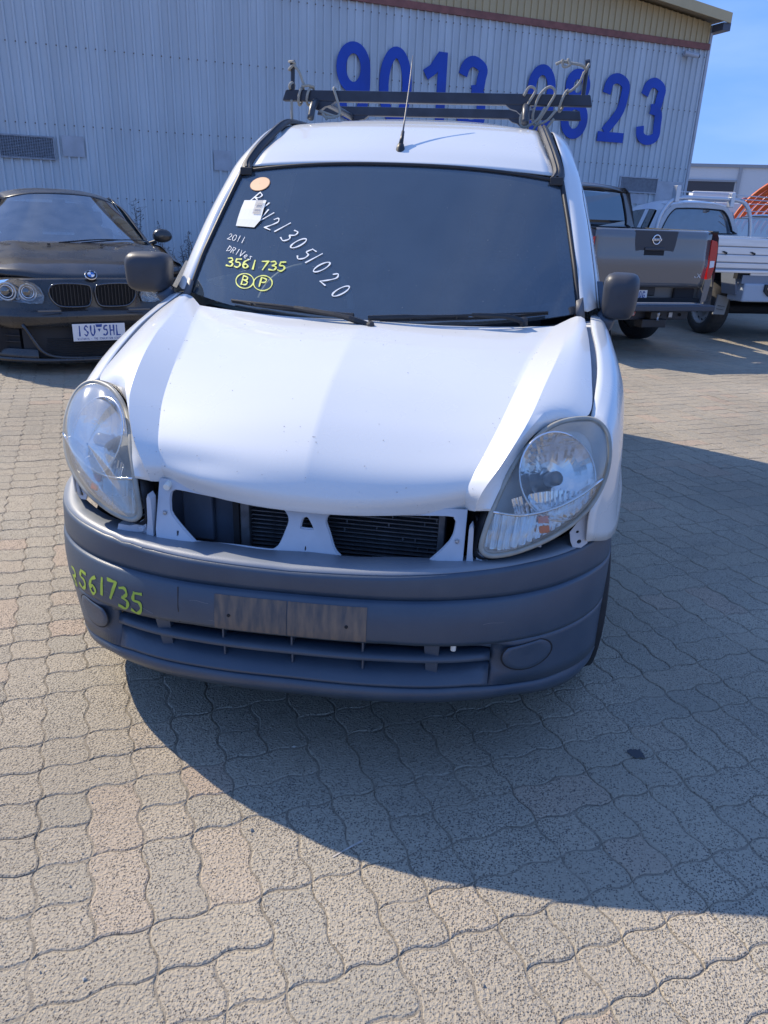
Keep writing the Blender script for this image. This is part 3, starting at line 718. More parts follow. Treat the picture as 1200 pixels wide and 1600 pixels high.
bgrid('bumper_cover', upper[3:]); bgrid('bumper_flange', [r for r in upper[:3]]+[[p+Vector((0, -.0012, .001)) for p in upper[3]]], LEDGE)
def cheek_y(z, x):
    return 0
OPX = .497
def cheek(sd):
    xs = [sd*x for x in xs_(OPX, .8295, 34)]
    rows = []
    zt = 'face'
    for t, y0 in ((0, .004), (.12, .008), (.3, .012), (.5, .014), (.75, .016), (1, .018)):
        r = []
        for x in xs:
            z = lerp(bz('face', x), bz('lip_t', x), t); yy = plan(x, y0)
            e = max(0, 1-(abs(x)-OPX)/.075)
            if .08 < t < .95: yy += .034*e*e
            r.append(bT(x, yy, z))
        rows.append(r)
    return rows
for sd in (-1, 1): bgrid('bumper_corner', cheek(sd))
xm = xs_(-OPX, OPX, 41)
# recess roof, slat, lower scoop
def er(x): return max(0, 1-(OPX-abs(x))/.07)
bgrid('recess_roof', [[bT(x, plan(x, .004), bz('face', x)) for x in xm], [bT(x, plan(x, .004)+.03*(1-er(x)), bz('face', x)-.008) for x in xm], [bT(x, plan(x, .004)+.10, bz('face', x)-.010) for x in xm]])
bgrid('lower_scoop', [[bT(x, plan(x, .02)+.10, bz('low', x)+.004) for x in xm], [bT(x, plan(x, .02)+.052-.03*er(x), bz('low', x)) for x in xm], [bT(x, plan(x, .02)+.025-.012*er(x), lerp(bz('low', x), bz('lip_t', x), .45)) for x in xm],
      [bT(x, plan(x, .02), bz('lip_t', x)+.006) for x in xm], [bT(x, plan(x, .018), bz('lip_t', x)) for x in xm]])
sz = lambda x, d: lerp(bz('face', x), bz('low', x), .70)+d
bgrid('grille_slat', [[bT(x, plan(x, .02)+.085, sz(x, .016)) for x in xm], [bT(x, plan(x, .02)+.025-.01*er(x), sz(x, .014)) for x in xm], [bT(x, plan(x, .02)+.008, sz(x, .006)) for x in xm], [bT(x, plan(x, .02)+.008, sz(x, -.002)) for x in xm],
      [bT(x, plan(x, .02)+.03, sz(x, -.012)) for x in xm], [bT(x, plan(x, .02)+.085, sz(x, -.012)) for x in xm]])
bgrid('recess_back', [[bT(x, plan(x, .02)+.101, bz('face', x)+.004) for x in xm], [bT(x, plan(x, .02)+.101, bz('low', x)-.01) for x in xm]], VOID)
for x, w in ((-.352, .020), (.352, .020)):
    mb = MB(); y = plan(x, .02)
    P = [(x-w, y+.012, bz('face', x)-.002), (x+w, y+.012, bz('face', x)-.002), (x+w*.8, y+.03, bz('low', x)-.018), (x-w*.6, y+.03, bz('low', x)-.018)]
    Q = [(a, b+.075, c) for a, b, c in P]; mb.add([bT(*p) for p in P+Q], [(0, 1, 2, 3), (4, 7, 6, 5), (0, 4, 5, 1), (1, 5, 6, 2), (2, 6, 7, 3), (3, 7, 4, 0)])
    mb.build('grille_vane', BUMP, bumper)
for x in (-.182, 0, .182, ):
    mb = MB(); y = plan(x, .02)
    mb.box(bT(x-.0022, y+.02, sz(x, .014)), bT(x+.0022, y+.095, bz('face', x)-.004)); mb.box(bT(x-.0022, y+.026, bz('low', x)-.012), bT(x+.0022, y+.095, sz(x, -.012)))
    mb.build('thin_vane', BUMP, bumper)
MB().tube([bT(.345+.06, plan(.4, .02)+.02, .41), bT(.405, plan(.4, .02)+.02, .385)], .007, 8).build('loose_clip', PAPER, bumper)
# lip
bgrid('bumper_lip', [[bT(x, plan(x, .026), bz('lip_t', x)) for x in XS], [bT(x*.985, plan(x*.985, .044), bz('lip_t', x)-.001) for x in XS], [bT(x*.985, plan(x*.985, .044), bz('lip_b', x)+.003) for x in XS], [bT(x*.992, plan(x*.992, .016, .83), bz('lip_b', x)-.003) for x in XS],
      [bT(x*.985, plan(x*.985, .018, .825), lerp(bz('lip_b', x), bz('bot', x), .5)) for x in XS], [bT(x*.97, plan(x*.97, .034, .812), bz('bot', x)) for x in XS], [bT(x*.95, plan(x*.95, .10, .80), bz('bot', x)+.004) for x in XS]])
# surface lookup for things stuck on the bumper face
def bface_y(x, z):
    zz = z
    ks = [(bz('cre_b', x)-.007, .010), (bz('mid', x), .002), (bz('face', x)+.012, 0.), (bz('face', x), .004), (bz('low', x), .014), (bz('lip_t', x), .018)]
    if zz >= ks[0][0]: return plan(x, ks[0][1])
    for (za, ya), (zb, yb_) in zip(ks, ks[1:]):
        if zz >= zb: return plan(x, lerp(ya, yb_, (za-zz)/(za-zb)))
    return plan(x, .018)
def fB(a, b, d): return bT(a, bface_y(a, b)-d-.002, b)
# worn number plate patch with the seam and screw holes
for x0, x1, m in ((-.186, -.0015, WORN), (.0015, .196, WORN)):
    xs = xs_(x0, x1, 9); zz = [.5215, .50, .48, .455, .437, .4305]
    o = grid('worn_plate_patch', [[fB(x, z, .0016) for x in xs] for z in zz], m, bumper)
for x in (-.148, .148): MB().lathe([(.0001, 0), (.0042, 0), (.0042, .003)], fB(x, .470, .004), (0, 1, 0), 12).build('screw_hole', VOID, bumper)
mb = MB(); ribbon(mb, [(-.283, .428), (-.285, .47), (-.285, .523)], .0035, fB, .0008); mb.build('moulded_line', SEAL, bumper)
# fog lamp blanking covers with their joint
for sd in (-1, 1):
    cx, cz, rx, rz = sd*.592, .352, .066, .047
    def foo(a, s=1): 
        x = cx+rx*s*math.cos(a); z = cz+rz*s*math.sin(a)+sd*(x-cx)*-.16
        if math.sin(a) > 0: z = min(z, cz+rz*.78*s)
        return x, z
    rows = []
    for s, d in ((.02, .0015), (.35, .002), (.7, .003), (.93, .003), (.965, .0)): rows.append([fB(*foo(2*math.pi*i/40, s), d) for i in range(40)])
    grid('fog_lamp_cover', rows, BUMP, bumper, closed=True)
    rows = [[fB(*foo(2*math.pi*i/40, s), d) for i in range(40)] for s, d in ((.962, .0006), (1.03, .0006))]
    grid('cover_joint', rows, VOID, bumper, closed=True)
# painted number on the bumper
bt = [(-.692, .395, .035, .058, -.25), (-.632, .418, .034, .056, -.15), (-.583, .426, .032, .055, -.12), (-.540, .438, .022, .050, -.1), (-.508, .440, .032, .055, -.1), (-.468, .425, .034, .060, -.05), (-.426, .424, .036, .060, -.05)]
lettering('painted_number', '3561735', lambda i: bt[i], fB, .0085, INKG, bumper, .0012, label='yellow-green hand-painted 3561735')
q = random.Random(12)
for i in range(16):
    x = q.uniform(-.62, .72); z = q.uniform(.31, .515)
    if abs(x) < .5: z = q.uniform(.435, .52)
    l_ = q.uniform(.02, .07); dz_ = q.uniform(-.012, .012); mb = MB()
    ribbon(mb, [(x+l_*t, z+dz_*t+.002*math.sin(t*5)) for t in xs_(0, 1, 6)], q.uniform(.0008, .0016), fB, .0003)
    mb.build('scratch', mat('pale_scuff', (.17, .18, .20), .7), bumper)
# ---- grille carrier panel (painted) with its three openings
def pY(a, b, d): return Vector((a, .145+(b-.66)*.35+d, b))
outer = [(-.397, .742), (-.397, .62), (-.392, .590), (-.33, .576), (-.281, .578), (-.064, .580), (-.042, .570), (-.015, .560), (.018, .560), (.040, .572), (.064, .577), (.27, .578), (.395, .580), (.395, .733), (.20, .728), (0, .722), (-.2, .732)]
hL = [(-.367, .706), (-.36, .716), (-.343, .719), (-.263, .711), (-.172, .704), (-.078, .699), (-.055, .689), (-.046, .668), (-.052, .644), (-.064, .611), (-.076, .597), (-.096, .592), (-.187, .594), (-.278, .593), (-.297, .599), (-.356, .652), (-.366, .679)]
hR = [(.046, .675), (.052, .692), (.070, .700), (.213, .707), (.350, .717), (.368, .711), (.373, .697), (.362, .656), (.309, .600), (.296, .593), (.25, .591), (.107, .591), (.089, .597), (.073, .613), (.057, .650)]
tri = [(-.014, .677), (-.006, .683), (.003, .681), (.019, .657), (.014, .652), (-.013, .652), (-.018, .657)]
oval = [(.0012+.0035*math.cos(a*math.pi/6), .607+.0075*math.sin(a*math.pi/6)) for a in range(12)]
sq = lambda x, z, w=.004, h=.008: [(x-w, z-h), (x+w, z-h), (x+w, z+h), (x-w, z+h)]
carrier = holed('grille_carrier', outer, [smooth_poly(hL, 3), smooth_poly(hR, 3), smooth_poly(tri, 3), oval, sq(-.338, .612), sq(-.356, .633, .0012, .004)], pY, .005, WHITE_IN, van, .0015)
# boss around the emblem hole and pressed flanges round the openings
mb = MB()
for hp in (hL, hR, tri):
    Q = smooth_poly(hp, 3); mb.tube([pY(a, b, .004) for a, b in Q]+[pY(*Q[0], .004)], .0042, 6, False)
mb.build('pressed_flange', WHITE_IN, carrier, smooth=True)
# front panel, condenser and duct behind the carrier
cond = empty('condenser', (.1, .23, .60), 0, world=True); cond.parent = van; cond.matrix_parent_inverse = wmat(van).inverted()
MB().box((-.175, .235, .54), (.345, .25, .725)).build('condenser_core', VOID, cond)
tm = bpy.data.meshes.new('condenser_tube')
t_ = MB().box((-.17, .218, -.0012), (.335, .232, .0012)); tm.from_pydata([tuple(v) for v in t_.V], [], t_.F); tm.materials.append(RADM)
for i in range(15):
    o = bpy.data.objects.new('condenser_tube', tm); COL.objects.link(o); o.parent = cond; o.matrix_parent_inverse = wmat(cond).inverted(); o.location = (0, 0, .552+i*.0118)
mb = MB(); q = random.Random(2)
for i in range(26):
    x = q.uniform(-.15, .32); z = .552+.0118*q.randrange(3, 14); mb.box((x, .222, z), (x+q.uniform(.001, .004), .230, z+.0118))
mb.build('bent_fins', RADM, cond, kind='stuff')
MB().box((-.198, .205, .54), (-.172, .25, .72), .004).build('end_tank', RADM, cond)
MB().box((.325, .205, .56), (.343, .25, .70), .004).build('end_tank', RADM, cond)
MB().tube([(.06, .205, .708), (.20, .205, .714), (.34, .22, .700)], .007, 8, k=3).build('coolant_pipe', mat('tan_pipe', (.25, .22, .16), .5), cond)
blu = mat('blue_grey_plastic', (.10, .125, .17), .55, var=.3, vscale=9)
MB().box((-.42, .26, .53), (-.198, .275, .73)).build('air_duct_panel', blu, van)
MB().box((-.37, .235, .55), (-.285, .262, .705), .006).build('duct_box', blu, van)
MB().box((-.215, .20, .55), (-.199, .26, .715)).build('duct_edge', VOID, van)
MB().box((-.205, .20, .700), (-.172, .215, .712)).build('clip', BLACKP, van)
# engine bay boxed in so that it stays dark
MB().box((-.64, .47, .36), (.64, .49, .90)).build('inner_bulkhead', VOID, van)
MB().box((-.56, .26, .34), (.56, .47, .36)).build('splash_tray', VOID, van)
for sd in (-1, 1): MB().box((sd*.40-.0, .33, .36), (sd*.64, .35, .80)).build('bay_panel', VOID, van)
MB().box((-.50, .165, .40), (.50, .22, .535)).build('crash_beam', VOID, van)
for i_, (x, z) in enumerate(((-.30, .726), (-.12, .716), (.12, .716), (.30, .726), (-.375, .66), (.378, .66), (-.20, .586), (.20, .586))):
    MB().lathe([(.0001, -.007), (.0045, -.006), (.0055, -.001), (.0075, 0)], pY(x, z, -.003), (0, 1, 0), 10).build('bolt', STEEL, carrier, smooth=False)
MB().tube([(-.415, .21, .70), (-.44, .19, .66), (-.46, .22, .62), (-.50, .24, .60), (-.56, .26, .60)], .006, 7, k=5).build('wiring_loom', BLACKP, van, smooth=True)
MB().tube([(.42, .20, .71), (.435, .18, .67), (.47, .21, .63), (.55, .24, .63), (.62, .26, .66)], .006, 7, k=5).build('wiring_loom', BLACKP, van, smooth=True)
MB().tube([(-.60, .235, .64), (-.52, .215, .635), (-.49, .21, .622)], .0028, 6, k=3).build('loose_wire', mat('yellow_wire', (.5, .4, .1), .5), van)
# brackets beside the carrier
for sd in (-1, 1):
    mb = MB()
    P = [(.405, .57), (.405, .70), (.412, .712), (.416, .70), (.418, .64), (.424, .60), (.430, .57)]
    mb.prism([(sd*a, b) for a, b in P], 0, .03, lambda a, b, d: Vector((a, .125+d, b)))
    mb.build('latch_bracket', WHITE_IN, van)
    mb = MB(); P = [(.428, .600), (.428, .640), (.440, .634), (.452, .622), (.475, .616), (.505, .618), (.510, .600)]
    mb.prism([(sd*a, b-.0*sd) for a, b in P], 0, .025, lambda a, b, d: Vector((a, .135+d, b)))
    mb.lathe([(.001, -.004), (.007, -.004), (.010, 0)], (sd*.440, .133, .612), (0, 1, 0), 10)
    mb.build('light_bracket', WHITE_IN, van, smooth=False)
    o2 = [(sd*a, b) for a, b in [(.655, .665), (.692, .722), (.702, .70), (.700, .655), (.706, .63), (.690, .618), (.668, .622), (.660, .64)]]
    holed('fender_bracket', o2, [[(sd*(.683+.006*math.cos(t)), .636+.006*math.sin(t)) for t in [k*math.pi/5 for k in range(10)]], [(sd*(.675+.004*math.cos(t)), .664+.004*math.sin(t)) for t in [k*math.pi/4 for k in range(8)]]],
          lambda a, b, d: Vector((a, .262+d+(abs(a)-.66)*.5, b)), .004, WHITE_IN, van)
    MB().box((sd*.575-.010, .20, .640), (sd*.575+.010, .212, .668), .002).build('wiring_clip', WHITE_IN, van)
MB().tube([(-.655, .262, .668), (-.60, .22, .652), (-.598, .22, .640)], .0025, 6).build('broken_clip', PAPER, van)
grid('fender_lip', [[(-.706, .27, .70), (-.705, .272, .66), (-.700, .275, .63)], [(-.685, .262, .705), (-.686, .264, .665), (-.684, .266, .635)]], WHITE_IN, van, 3, 1, thick=.003)

# ---- headlights
def headlight(sd):
    O = [(.670, .384, .930), (.615, .350, .928), (.572, .318, .912), (.538, .288, .883), (.507, .242, .853), (.484, .197, .818), (.461, .158, .760), (.447, .137, .712), (.438, .127, .664), (.444, .124, .646),
         (.466, .122, .640), (.520, .135, .650), (.590, .165, .676), (.650, .205, .708), (.695, .245, .748), (.724, .290, .798), (.734, .330, .850), (.727, .368, .896), (.703, .385, .922)]
    P = [Vector((x*sd, y, z)) for x, y, z in O]
    pts = []
    n0 = len(P)
    for i in range(n0):
        p0, p1, p2, p3 = P[i-1], P[i], P[(i+1) % n0], P[(i+2) % n0]
        for j in range(4):
            t = j/4; pts.append(.5*((2*p1)+(p2-p0)*t+(2*p0-5*p1+4*p2-p3)*t*t+(3*p1-p0-3*p2+p3)*t**3))
    C = Vector((.590*sd, .232, .790))
    nrm = Vector((.42*sd, -.80, .42)).normalized()
    ax = Vector((0, 0, 1)).cross(nrm).normalized()*1; ay = nrm.cross(ax).normalized()
    if ax.x < 0: ax = -ax
    hl = empty('headlight', C, 0, world=True); hl.parent = van; hl.matrix_parent_inverse = wmat(van).inverted()
    if sd < 0: hl['label'] = 'headlight on the left side of the photo, its lens dirtier and whitened for sun glare'
    n = len(pts)
    def ring(s, lift): return [C+(p-C)*s+nrm*lift for p in pts]
    # outer grey rim, rubber seal
    mb = MB(); mb.tube(pts+[pts[0]], .0070, 8, False); mb.build('rim', RIM_G, hl, smooth=True)
    rows = [ring(1.035, -.012), ring(1.06, -.02), ring(1.06, -.05), ring(.95, -.07)]
    grid('housing', rows, BLACKP, hl, closed=True)
    # lens
    Ls = [(1.0, 0), (.97, .006), (.88, .016), (.7, .028), (.5, .035), (.25, .039), (.02, .040)]
    grid('lens', [ring(s, l) for s, l in Ls], LENS if sd > 0 else LENS2, hl, closed=True)
    # bezel: satin shell sunk behind the lens
    grid('bezel', [ring(.985, -.003), ring(.955, -.006), ring(.90, -.020), ring(.84, -.034)], BEZ, hl, closed=True)
    back = [ring(s, l) for s, l in ((.86, -.034), (.6, -.05), (.02, -.055))]
    grid('reflector_back', back, BEZ, hl, closed=True)
    def loc(a, b, d): return C+ax*a+ay*b+nrm*d
    # main bowl: faceted reflector
    bc = (.024*sd, .024); rows = []
    for k in range(9):
        t = k/8; rad = .104*t; d = -.058+.046*t*t
        r = []
        for i in range(48):
            a = 2*math.pi*i/48; x = rad*math.cos(a)*1.0; y = rad*math.sin(a)*(1.06 if math.sin(a) > 0 else .98)
            fl = .0016*math.cos(x*150)*(1 if t > .2 else 0)
            r.append(loc(bc[0]+x, bc[1]+y, d+fl+.016))
        rows.append(r)
    grid('bowl', rows, CHROME, hl, closed=True, smooth=False)
    mb = MB(); mb.tube([loc(bc[0]+.106*math.cos(a*math.pi/20), bc[1]+.110*math.sin(a*math.pi/20), .004) for a in range(41)], .0028, 6, False)
    mb.build('bowl_ring', SATIN, hl, smooth=True)
    # bulb shield
    mb = MB(); mb.lathe([(.0001, .010), (.013, .010), (.018, .004), (.019, -.030), (.010, -.034)], loc(bc[0], bc[1]-.004, -.008), nrm, 20)
    mb.build('bulb_shield', mat('bulb_shield_grey', (.16, .17, .18), .35, metal=.6), hl, smooth=True)
    # lower fluted dip segment
    rows = []
    for j in range(5):
        v = j/4; r = []
        for i in range(61):
            u = i/60*2-1; x = bc[0]-.02*sd+u*.108*(1-.15*v); y = bc[1]-.046-v*.052+.012*(1-u*u)*(1-v)
            r.append(loc(x, y, -.012-.014*v+.0045*abs(math.sin(u*24))))
        rows.append(r)
    grid('fluted_segment', rows, CHROME, hl, smooth=False)
    # divider blade between beam and indicator
    dv = [Vector((x*sd, y, z)) for x, y, z in [(.456, .148, .742), (.52, .158, .736), (.59, .182, .748), (.655, .222, .772), (.715, .278, .806)]]
    dv = cr_pts(dv, 5)
    mb = MB(); mb.tube([p+nrm*.006 for p in dv], .0035, 6); mb.build('divider', CHROME, hl, smooth=True)
    grid('divider_shelf', [[p+nrm*.006 for p in dv], [p-nrm*.045 for p in dv]], CHROME, hl)
    # indicator chamber: clear prisms and two orange blocks standing in for reflections of the bulb
    low = [Vector((x*sd, y, z)) for x, y, z in [(.447, .128, .655), (.51, .136, .655), (.58, .165, .682), (.645, .208, .716), (.706, .262, .768)]]
    low = cr_pts(low, 5); N = 44; rows = []
    for v in (0, .25, .26, .5, .51, .75, .76, 1):
        r = []
        for i in range(N*2+1):
            t = i/(N*2)*(len(dv)-1); k = min(int(t), len(dv)-2); f = t-k
            p = dv[k].lerp(dv[k+1], f).lerp(low[k].lerp(low[k+1], f), v*.94+.03)
            r.append(p+nrm*(-.008+(.004 if i % 2 else 0)+.002*math.sin(v*40)))
        rows.append(r)
    grid('indicator_prisms', rows, glass('indicator_prism_glass', (.96, .96, .97), .10, .05, (.55, .55, .52), .08), hl, smooth=False)
    fl_ = []
    for v in (0, .5, 1):
        r = []
        for i in range(121):
            t = i/120*(len(dv)-1); k = min(int(t), len(dv)-2); f = t-k
            r.append(dv[k].lerp(dv[k+1], f).lerp(low[k].lerp(low[k+1], f), v)-nrm*(.014+.010*abs(math.sin(i*.42))-.008*v))
        fl_.append(r)
    grid('indicator_back', fl_, CHROME, hl, smooth=False)
    mb = MB()
    for z in (-.062, -.092):
        mb.box((-.017, -.010, -.006), (.017, .010, .004), .004)
        for i in range(len(mb.V)-0): pass
    mb = MB()
    for b in (-.078, -.102):
        T = Matrix.Translation(loc(-.030*sd, b, .004)); mb.T = T @ Matrix((ax, ay, nrm)).transposed().to_4x4()
        mb.box((-.014, -.009, -.003), (.014, .009, .003), .003)
    mb.build('bulb_reflection', ORANGE, hl)
    return hl
for sd in (-1, 1): headlight(sd)

# ---- windscreen, seals, cowl, wipers
WST = [(.593, 1.456, 1.524), (.30, 1.437, 1.556), (0, 1.430, 1.563), (-.30, 1.437, 1.556), (-.593, 1.456, 1.524)]
SIDE = [(.593, 1.456, 1.524), (.627, 1.327, 1.382), (.657, 1.196, 1.24), (.681, 1.105, 1.112)]
def ws_pt(u, v):
    """u -1..1 across, v 0 bottom .. 1 top; cylindrical glass"""
    e = ip(v, [0, .3, .65, 1], [0, 1, 2, 3]); k = min(int(e), 2); f = e-k
    S = list(reversed(SIDE)); a = Vector(S[k]).lerp(Vector(S[k+1]), f)
    c = Vector((0, lerp(.855, 1.430, v), lerp(1.070, 1.563, v)-.008*math.sin(v*math.pi)))
    x = a.x*u; w = abs(u)**2.3
    return Vector((x, lerp(c.y, a.y, w), lerp(c.z, a.z, w)))
rows = [[ws_pt(u, v) for u in xs_(-1, 1, 33)] for v in xs_(0, 1, 15)]
ws = grid('windscreen', rows, WSG, van, smooth=True, thick=.0)
WN = Vector((0, -.65, .76)).normalized()
def wsf(a, b, d):
    """a = metres across, b = metres up the glass, d = lift"""
    v = b/.752; u = a/lerp(.681, .593, max(0, min(1, v))); return ws_pt(max(-1, min(1, u)), max(0, min(1, v)))+WN*d
# ceramic band round the edge of the glass (inside face)
def band(name, pa, pb, m, lift=-.003):
    grid(name, [[ws_pt(*p)+WN*lift for p in pa], [ws_pt(*p)+WN*lift for p in pb]], m, ws)
vs = xs_(0, 1, 20); us = xs_(-1, 1, 40)
for sd in (-1, 1):
    band('ceramic_band', [(sd*1., v) for v in vs], [(sd*(.915+.06*(2*v-1)**8*-1 if False else sd*0+.925-(.10*max(0, 1-v/.14)**2)-(.06*max(0, (v-.88)/.12)**2)), v) for v in vs] if False else [(sd*(.925-.10*max(0, 1-v/.14)**2-.05*max(0, (v-.9)/.1)**2), v) for v in vs], FRIT)
band('ceramic_band', [(u, 1) for u in us], [(u, .955-.03*abs(u)**8) for u in us], FRIT, -.004)
band('ceramic_band', [(u, 0) for u in us], [(u, .085+.05*abs(u)**6) for u in us], FRIT, -.004)
mb = MB(); mb.tube([ws_pt(u, 1.0)+WN*.002 for u in us], .007, 6)
for sd in (-1, 1): mb.tube([ws_pt(sd*1.005, v)+WN*.002 for v in vs], .009, 6)
mb.build('window_seal', SEAL, van, smooth=True)
# cowl
rows = [[Vector((x, lerp(.845, 1.04, (abs(x)/.62)**2.3), lerp(1.050, 1.066, (abs(x)/.62)**2))) for x in xs_(-.62, .62, 21)],
        [Vector((x, lerp(.905, 1.12, (abs(x)/.62)**2.3), lerp(1.055, 1.07, (abs(x)/.62)**2))) for x in xs_(-.62, .62, 21)]]
grid('cowl_panel', rows, BLACKP, van, thick=.01)
for sd in (-1, 1):
    grid('pillar_foot_trim', [[Vector((sd*x, y, z)) for x, y, z in r] for r in ([(.672, 1.075, 1.10), (.668, 1.10, 1.15)], [(.700, 1.075, 1.10), (.690, 1.115, 1.16)])], mat('dark_grey_trim', (.12, .12, .13), .5), van, thick=.006)
def wiper(x0, x1, v0, v1, px, pv, tilt=0):
    w = empty('wiper', ws_pt(px/.68, pv), 0, world=True); w.parent = van; w.matrix_parent_inverse = wmat(van).inverted()
    bl = [ws_pt(lerp(x0, x1, t)/.66, lerp(v0, v1, t)+.012*math.sin(t*math.pi))+WN*.012 for t in xs_(0, 1, 12)]
    MB().tube(bl, .0045, 6).build('blade', RUBBER, w)
    fr = [p+WN*(.007+.009*math.sin(i/11*math.pi)) for i, p in enumerate(bl)]
    MB().tube(fr, .0035, 6).build('blade_frame', BLACKP, w)
    for i in (2, 5, 8): MB().tube([bl[i], fr[i]], .004, 5).build('blade_clip', BLACKP, w)
    a = ws_pt(px/.68, pv)+WN*.02+Vector((0, -.03, -.01)); mid = a.lerp(fr[6], .35)+WN*.012
    MB().tube([a, mid, fr[6]], [.010, .008, .006], 6, k=5).build('arm', BLACKP, w)
    MB().lathe([(.001, .012), (.012, .010), (.014, -.01)], a, WN, 12).build('pivot', BLACKP, w)
wiper(-.46, -.03, .010, .012, .03, -.01); wiper(.05, .56, .008, .014, .50, -.005)
MB().tube([ws_pt(-.55, .02)+WN*.016, ws_pt(-.35, .026)+WN*.02, ws_pt(-.05, .018)+WN*.018], [.008, .006, .009], 6, k=4).build('wiper_arm', BLACKP, van)
MB().tube([ws_pt(.02, .012)+WN*.016, ws_pt(.25, .026)+WN*.02, ws_pt(.48, .03)+WN*.018], [.009, .006, .006], 6, k=4).build('wiper_arm', BLACKP, van)
# marker writing, tag, round sticker
s1 = 'BNV213051020'
dpos = [(-.522, .572), (-.492, .522), (-.464, .470), (-.425, .432), (-.381, .420), (-.353, .385), (-.312, .352), (-.273, .302), (-.235, .280), (-.207, .248), (-.168, .195), (-.122, .145)]
lettering('marker_writing', s1, lambda i: (dpos[i][0]-.012, dpos[i][1]-.026, .030 if s1[i] != '1' else .010, .070, -.80 if i > 3 else -.55), wsf, .0052, INKW, ws, .003, label='white marker number BNV213051020')
lettering('marker_writing', '2011', lambda i: (-.574+i*.020, .322-i*.003, .017, .034, -.12), wsf, .0022, INKW, ws, .003, label='small white marker 2011')
lettering('marker_writing', 'DRIVes', lambda i: (-.563+i*.0195, .258-i*.005, .016, .032, -.22), wsf, .0022, INKW, ws, .003, label='small white marker DRIVES')
lettering('marker_writing', '3561', lambda i: (-.545+i*.033, .180+i*.003, .029, .044, .04), wsf, .0066, INKY, ws, .003, label='yellow marker digits 3561')
lettering('marker_writing', '735', lambda i: (-.405+i*.033, .192+i*.003, .029, .044, .04), wsf, .0066, INKY, ws, .003, label='yellow marker digits 735')
mb = MB()
for (cx, cy, rr_) in ((-.452, .125, .036), (-.380, .130, .036)):
    mb = MB(); ribbon(mb, arc(cx, cy, rr_, rr_*1.0, 80, 450, 26), .0045, wsf, .003); mb.build('marker_circle', INKY, ws)
lettering('marker_writing', 'B', lambda i: (-.466, .105, .028, .044, 0), wsf, .0058, INKY, ws, .0034, label='yellow marker letter B in a circle')
lettering('marker_writing', 'P', lambda i: (-.394, .111, .028, .044, 0), wsf, .0058, INKY, ws, .0034, label='yellow marker letter P in a circle')
grid('paper_tag', [[wsf(x, y, .004+.004*math.sin((y-.40)*20)) for x in xs_(x0, x1, 6)] for y, x0, x1 in ((.402, -.552, -.475), (.44, -.552, -.457), (.50, -.550, -.457), (.555, -.548, -.458))], PAPER, ws, smooth=False)
mb = MB(); q = random.Random(9); y = .545
while y > .47:
    h = q.choice((.0015, .003, .002)); 
    mb.add([wsf(-.496+.0*y, y, .0105), wsf(-.466, y, .0105), wsf(-.466, y-h, .0105), wsf(-.496, y-h, .0105)], [(0, 1, 2, 3)]); y -= h+q.choice((.002, .003))
mb.build('printed_bars', mat('grey_print', (.18, .18, .22), .7), ws)
grid('round_sticker', [[wsf(-.505+rr_*math.cos(a*math.pi/14), .655+rr_*1.05*math.sin(a*math.pi/14), .003) for a in range(28)] for rr_ in (.001, .038)], PEACH, ws, closed=True)
grid('sticker_border', [[wsf(-.505+rr_*math.cos(a*math.pi/14), .655+rr_*1.05*math.sin(a*math.pi/14), .0025) for a in range(28)] for rr_ in (.038, .040)], mat('brown_border', (.4, .18, .08), .6), ws, closed=True)

q = random.Random(78); mb = MB()
for i in range(60):
    a_ = q.uniform(-.58, .58); b_ = q.uniform(.04, .70); r_ = q.uniform(.0006, .0014)
    mb.add([wsf(a_-r_, b_, .0016), wsf(a_, b_-r_, .0016), wsf(a_+r_*q.uniform(.5, 2), b_, .0016), wsf(a_, b_+r_, .0016)], [(0, 1, 2, 3)])
mb.build('dust_flecks', mat('fleck', (.30, .33, .36), .9), ws, kind='stuff', fixn=False)
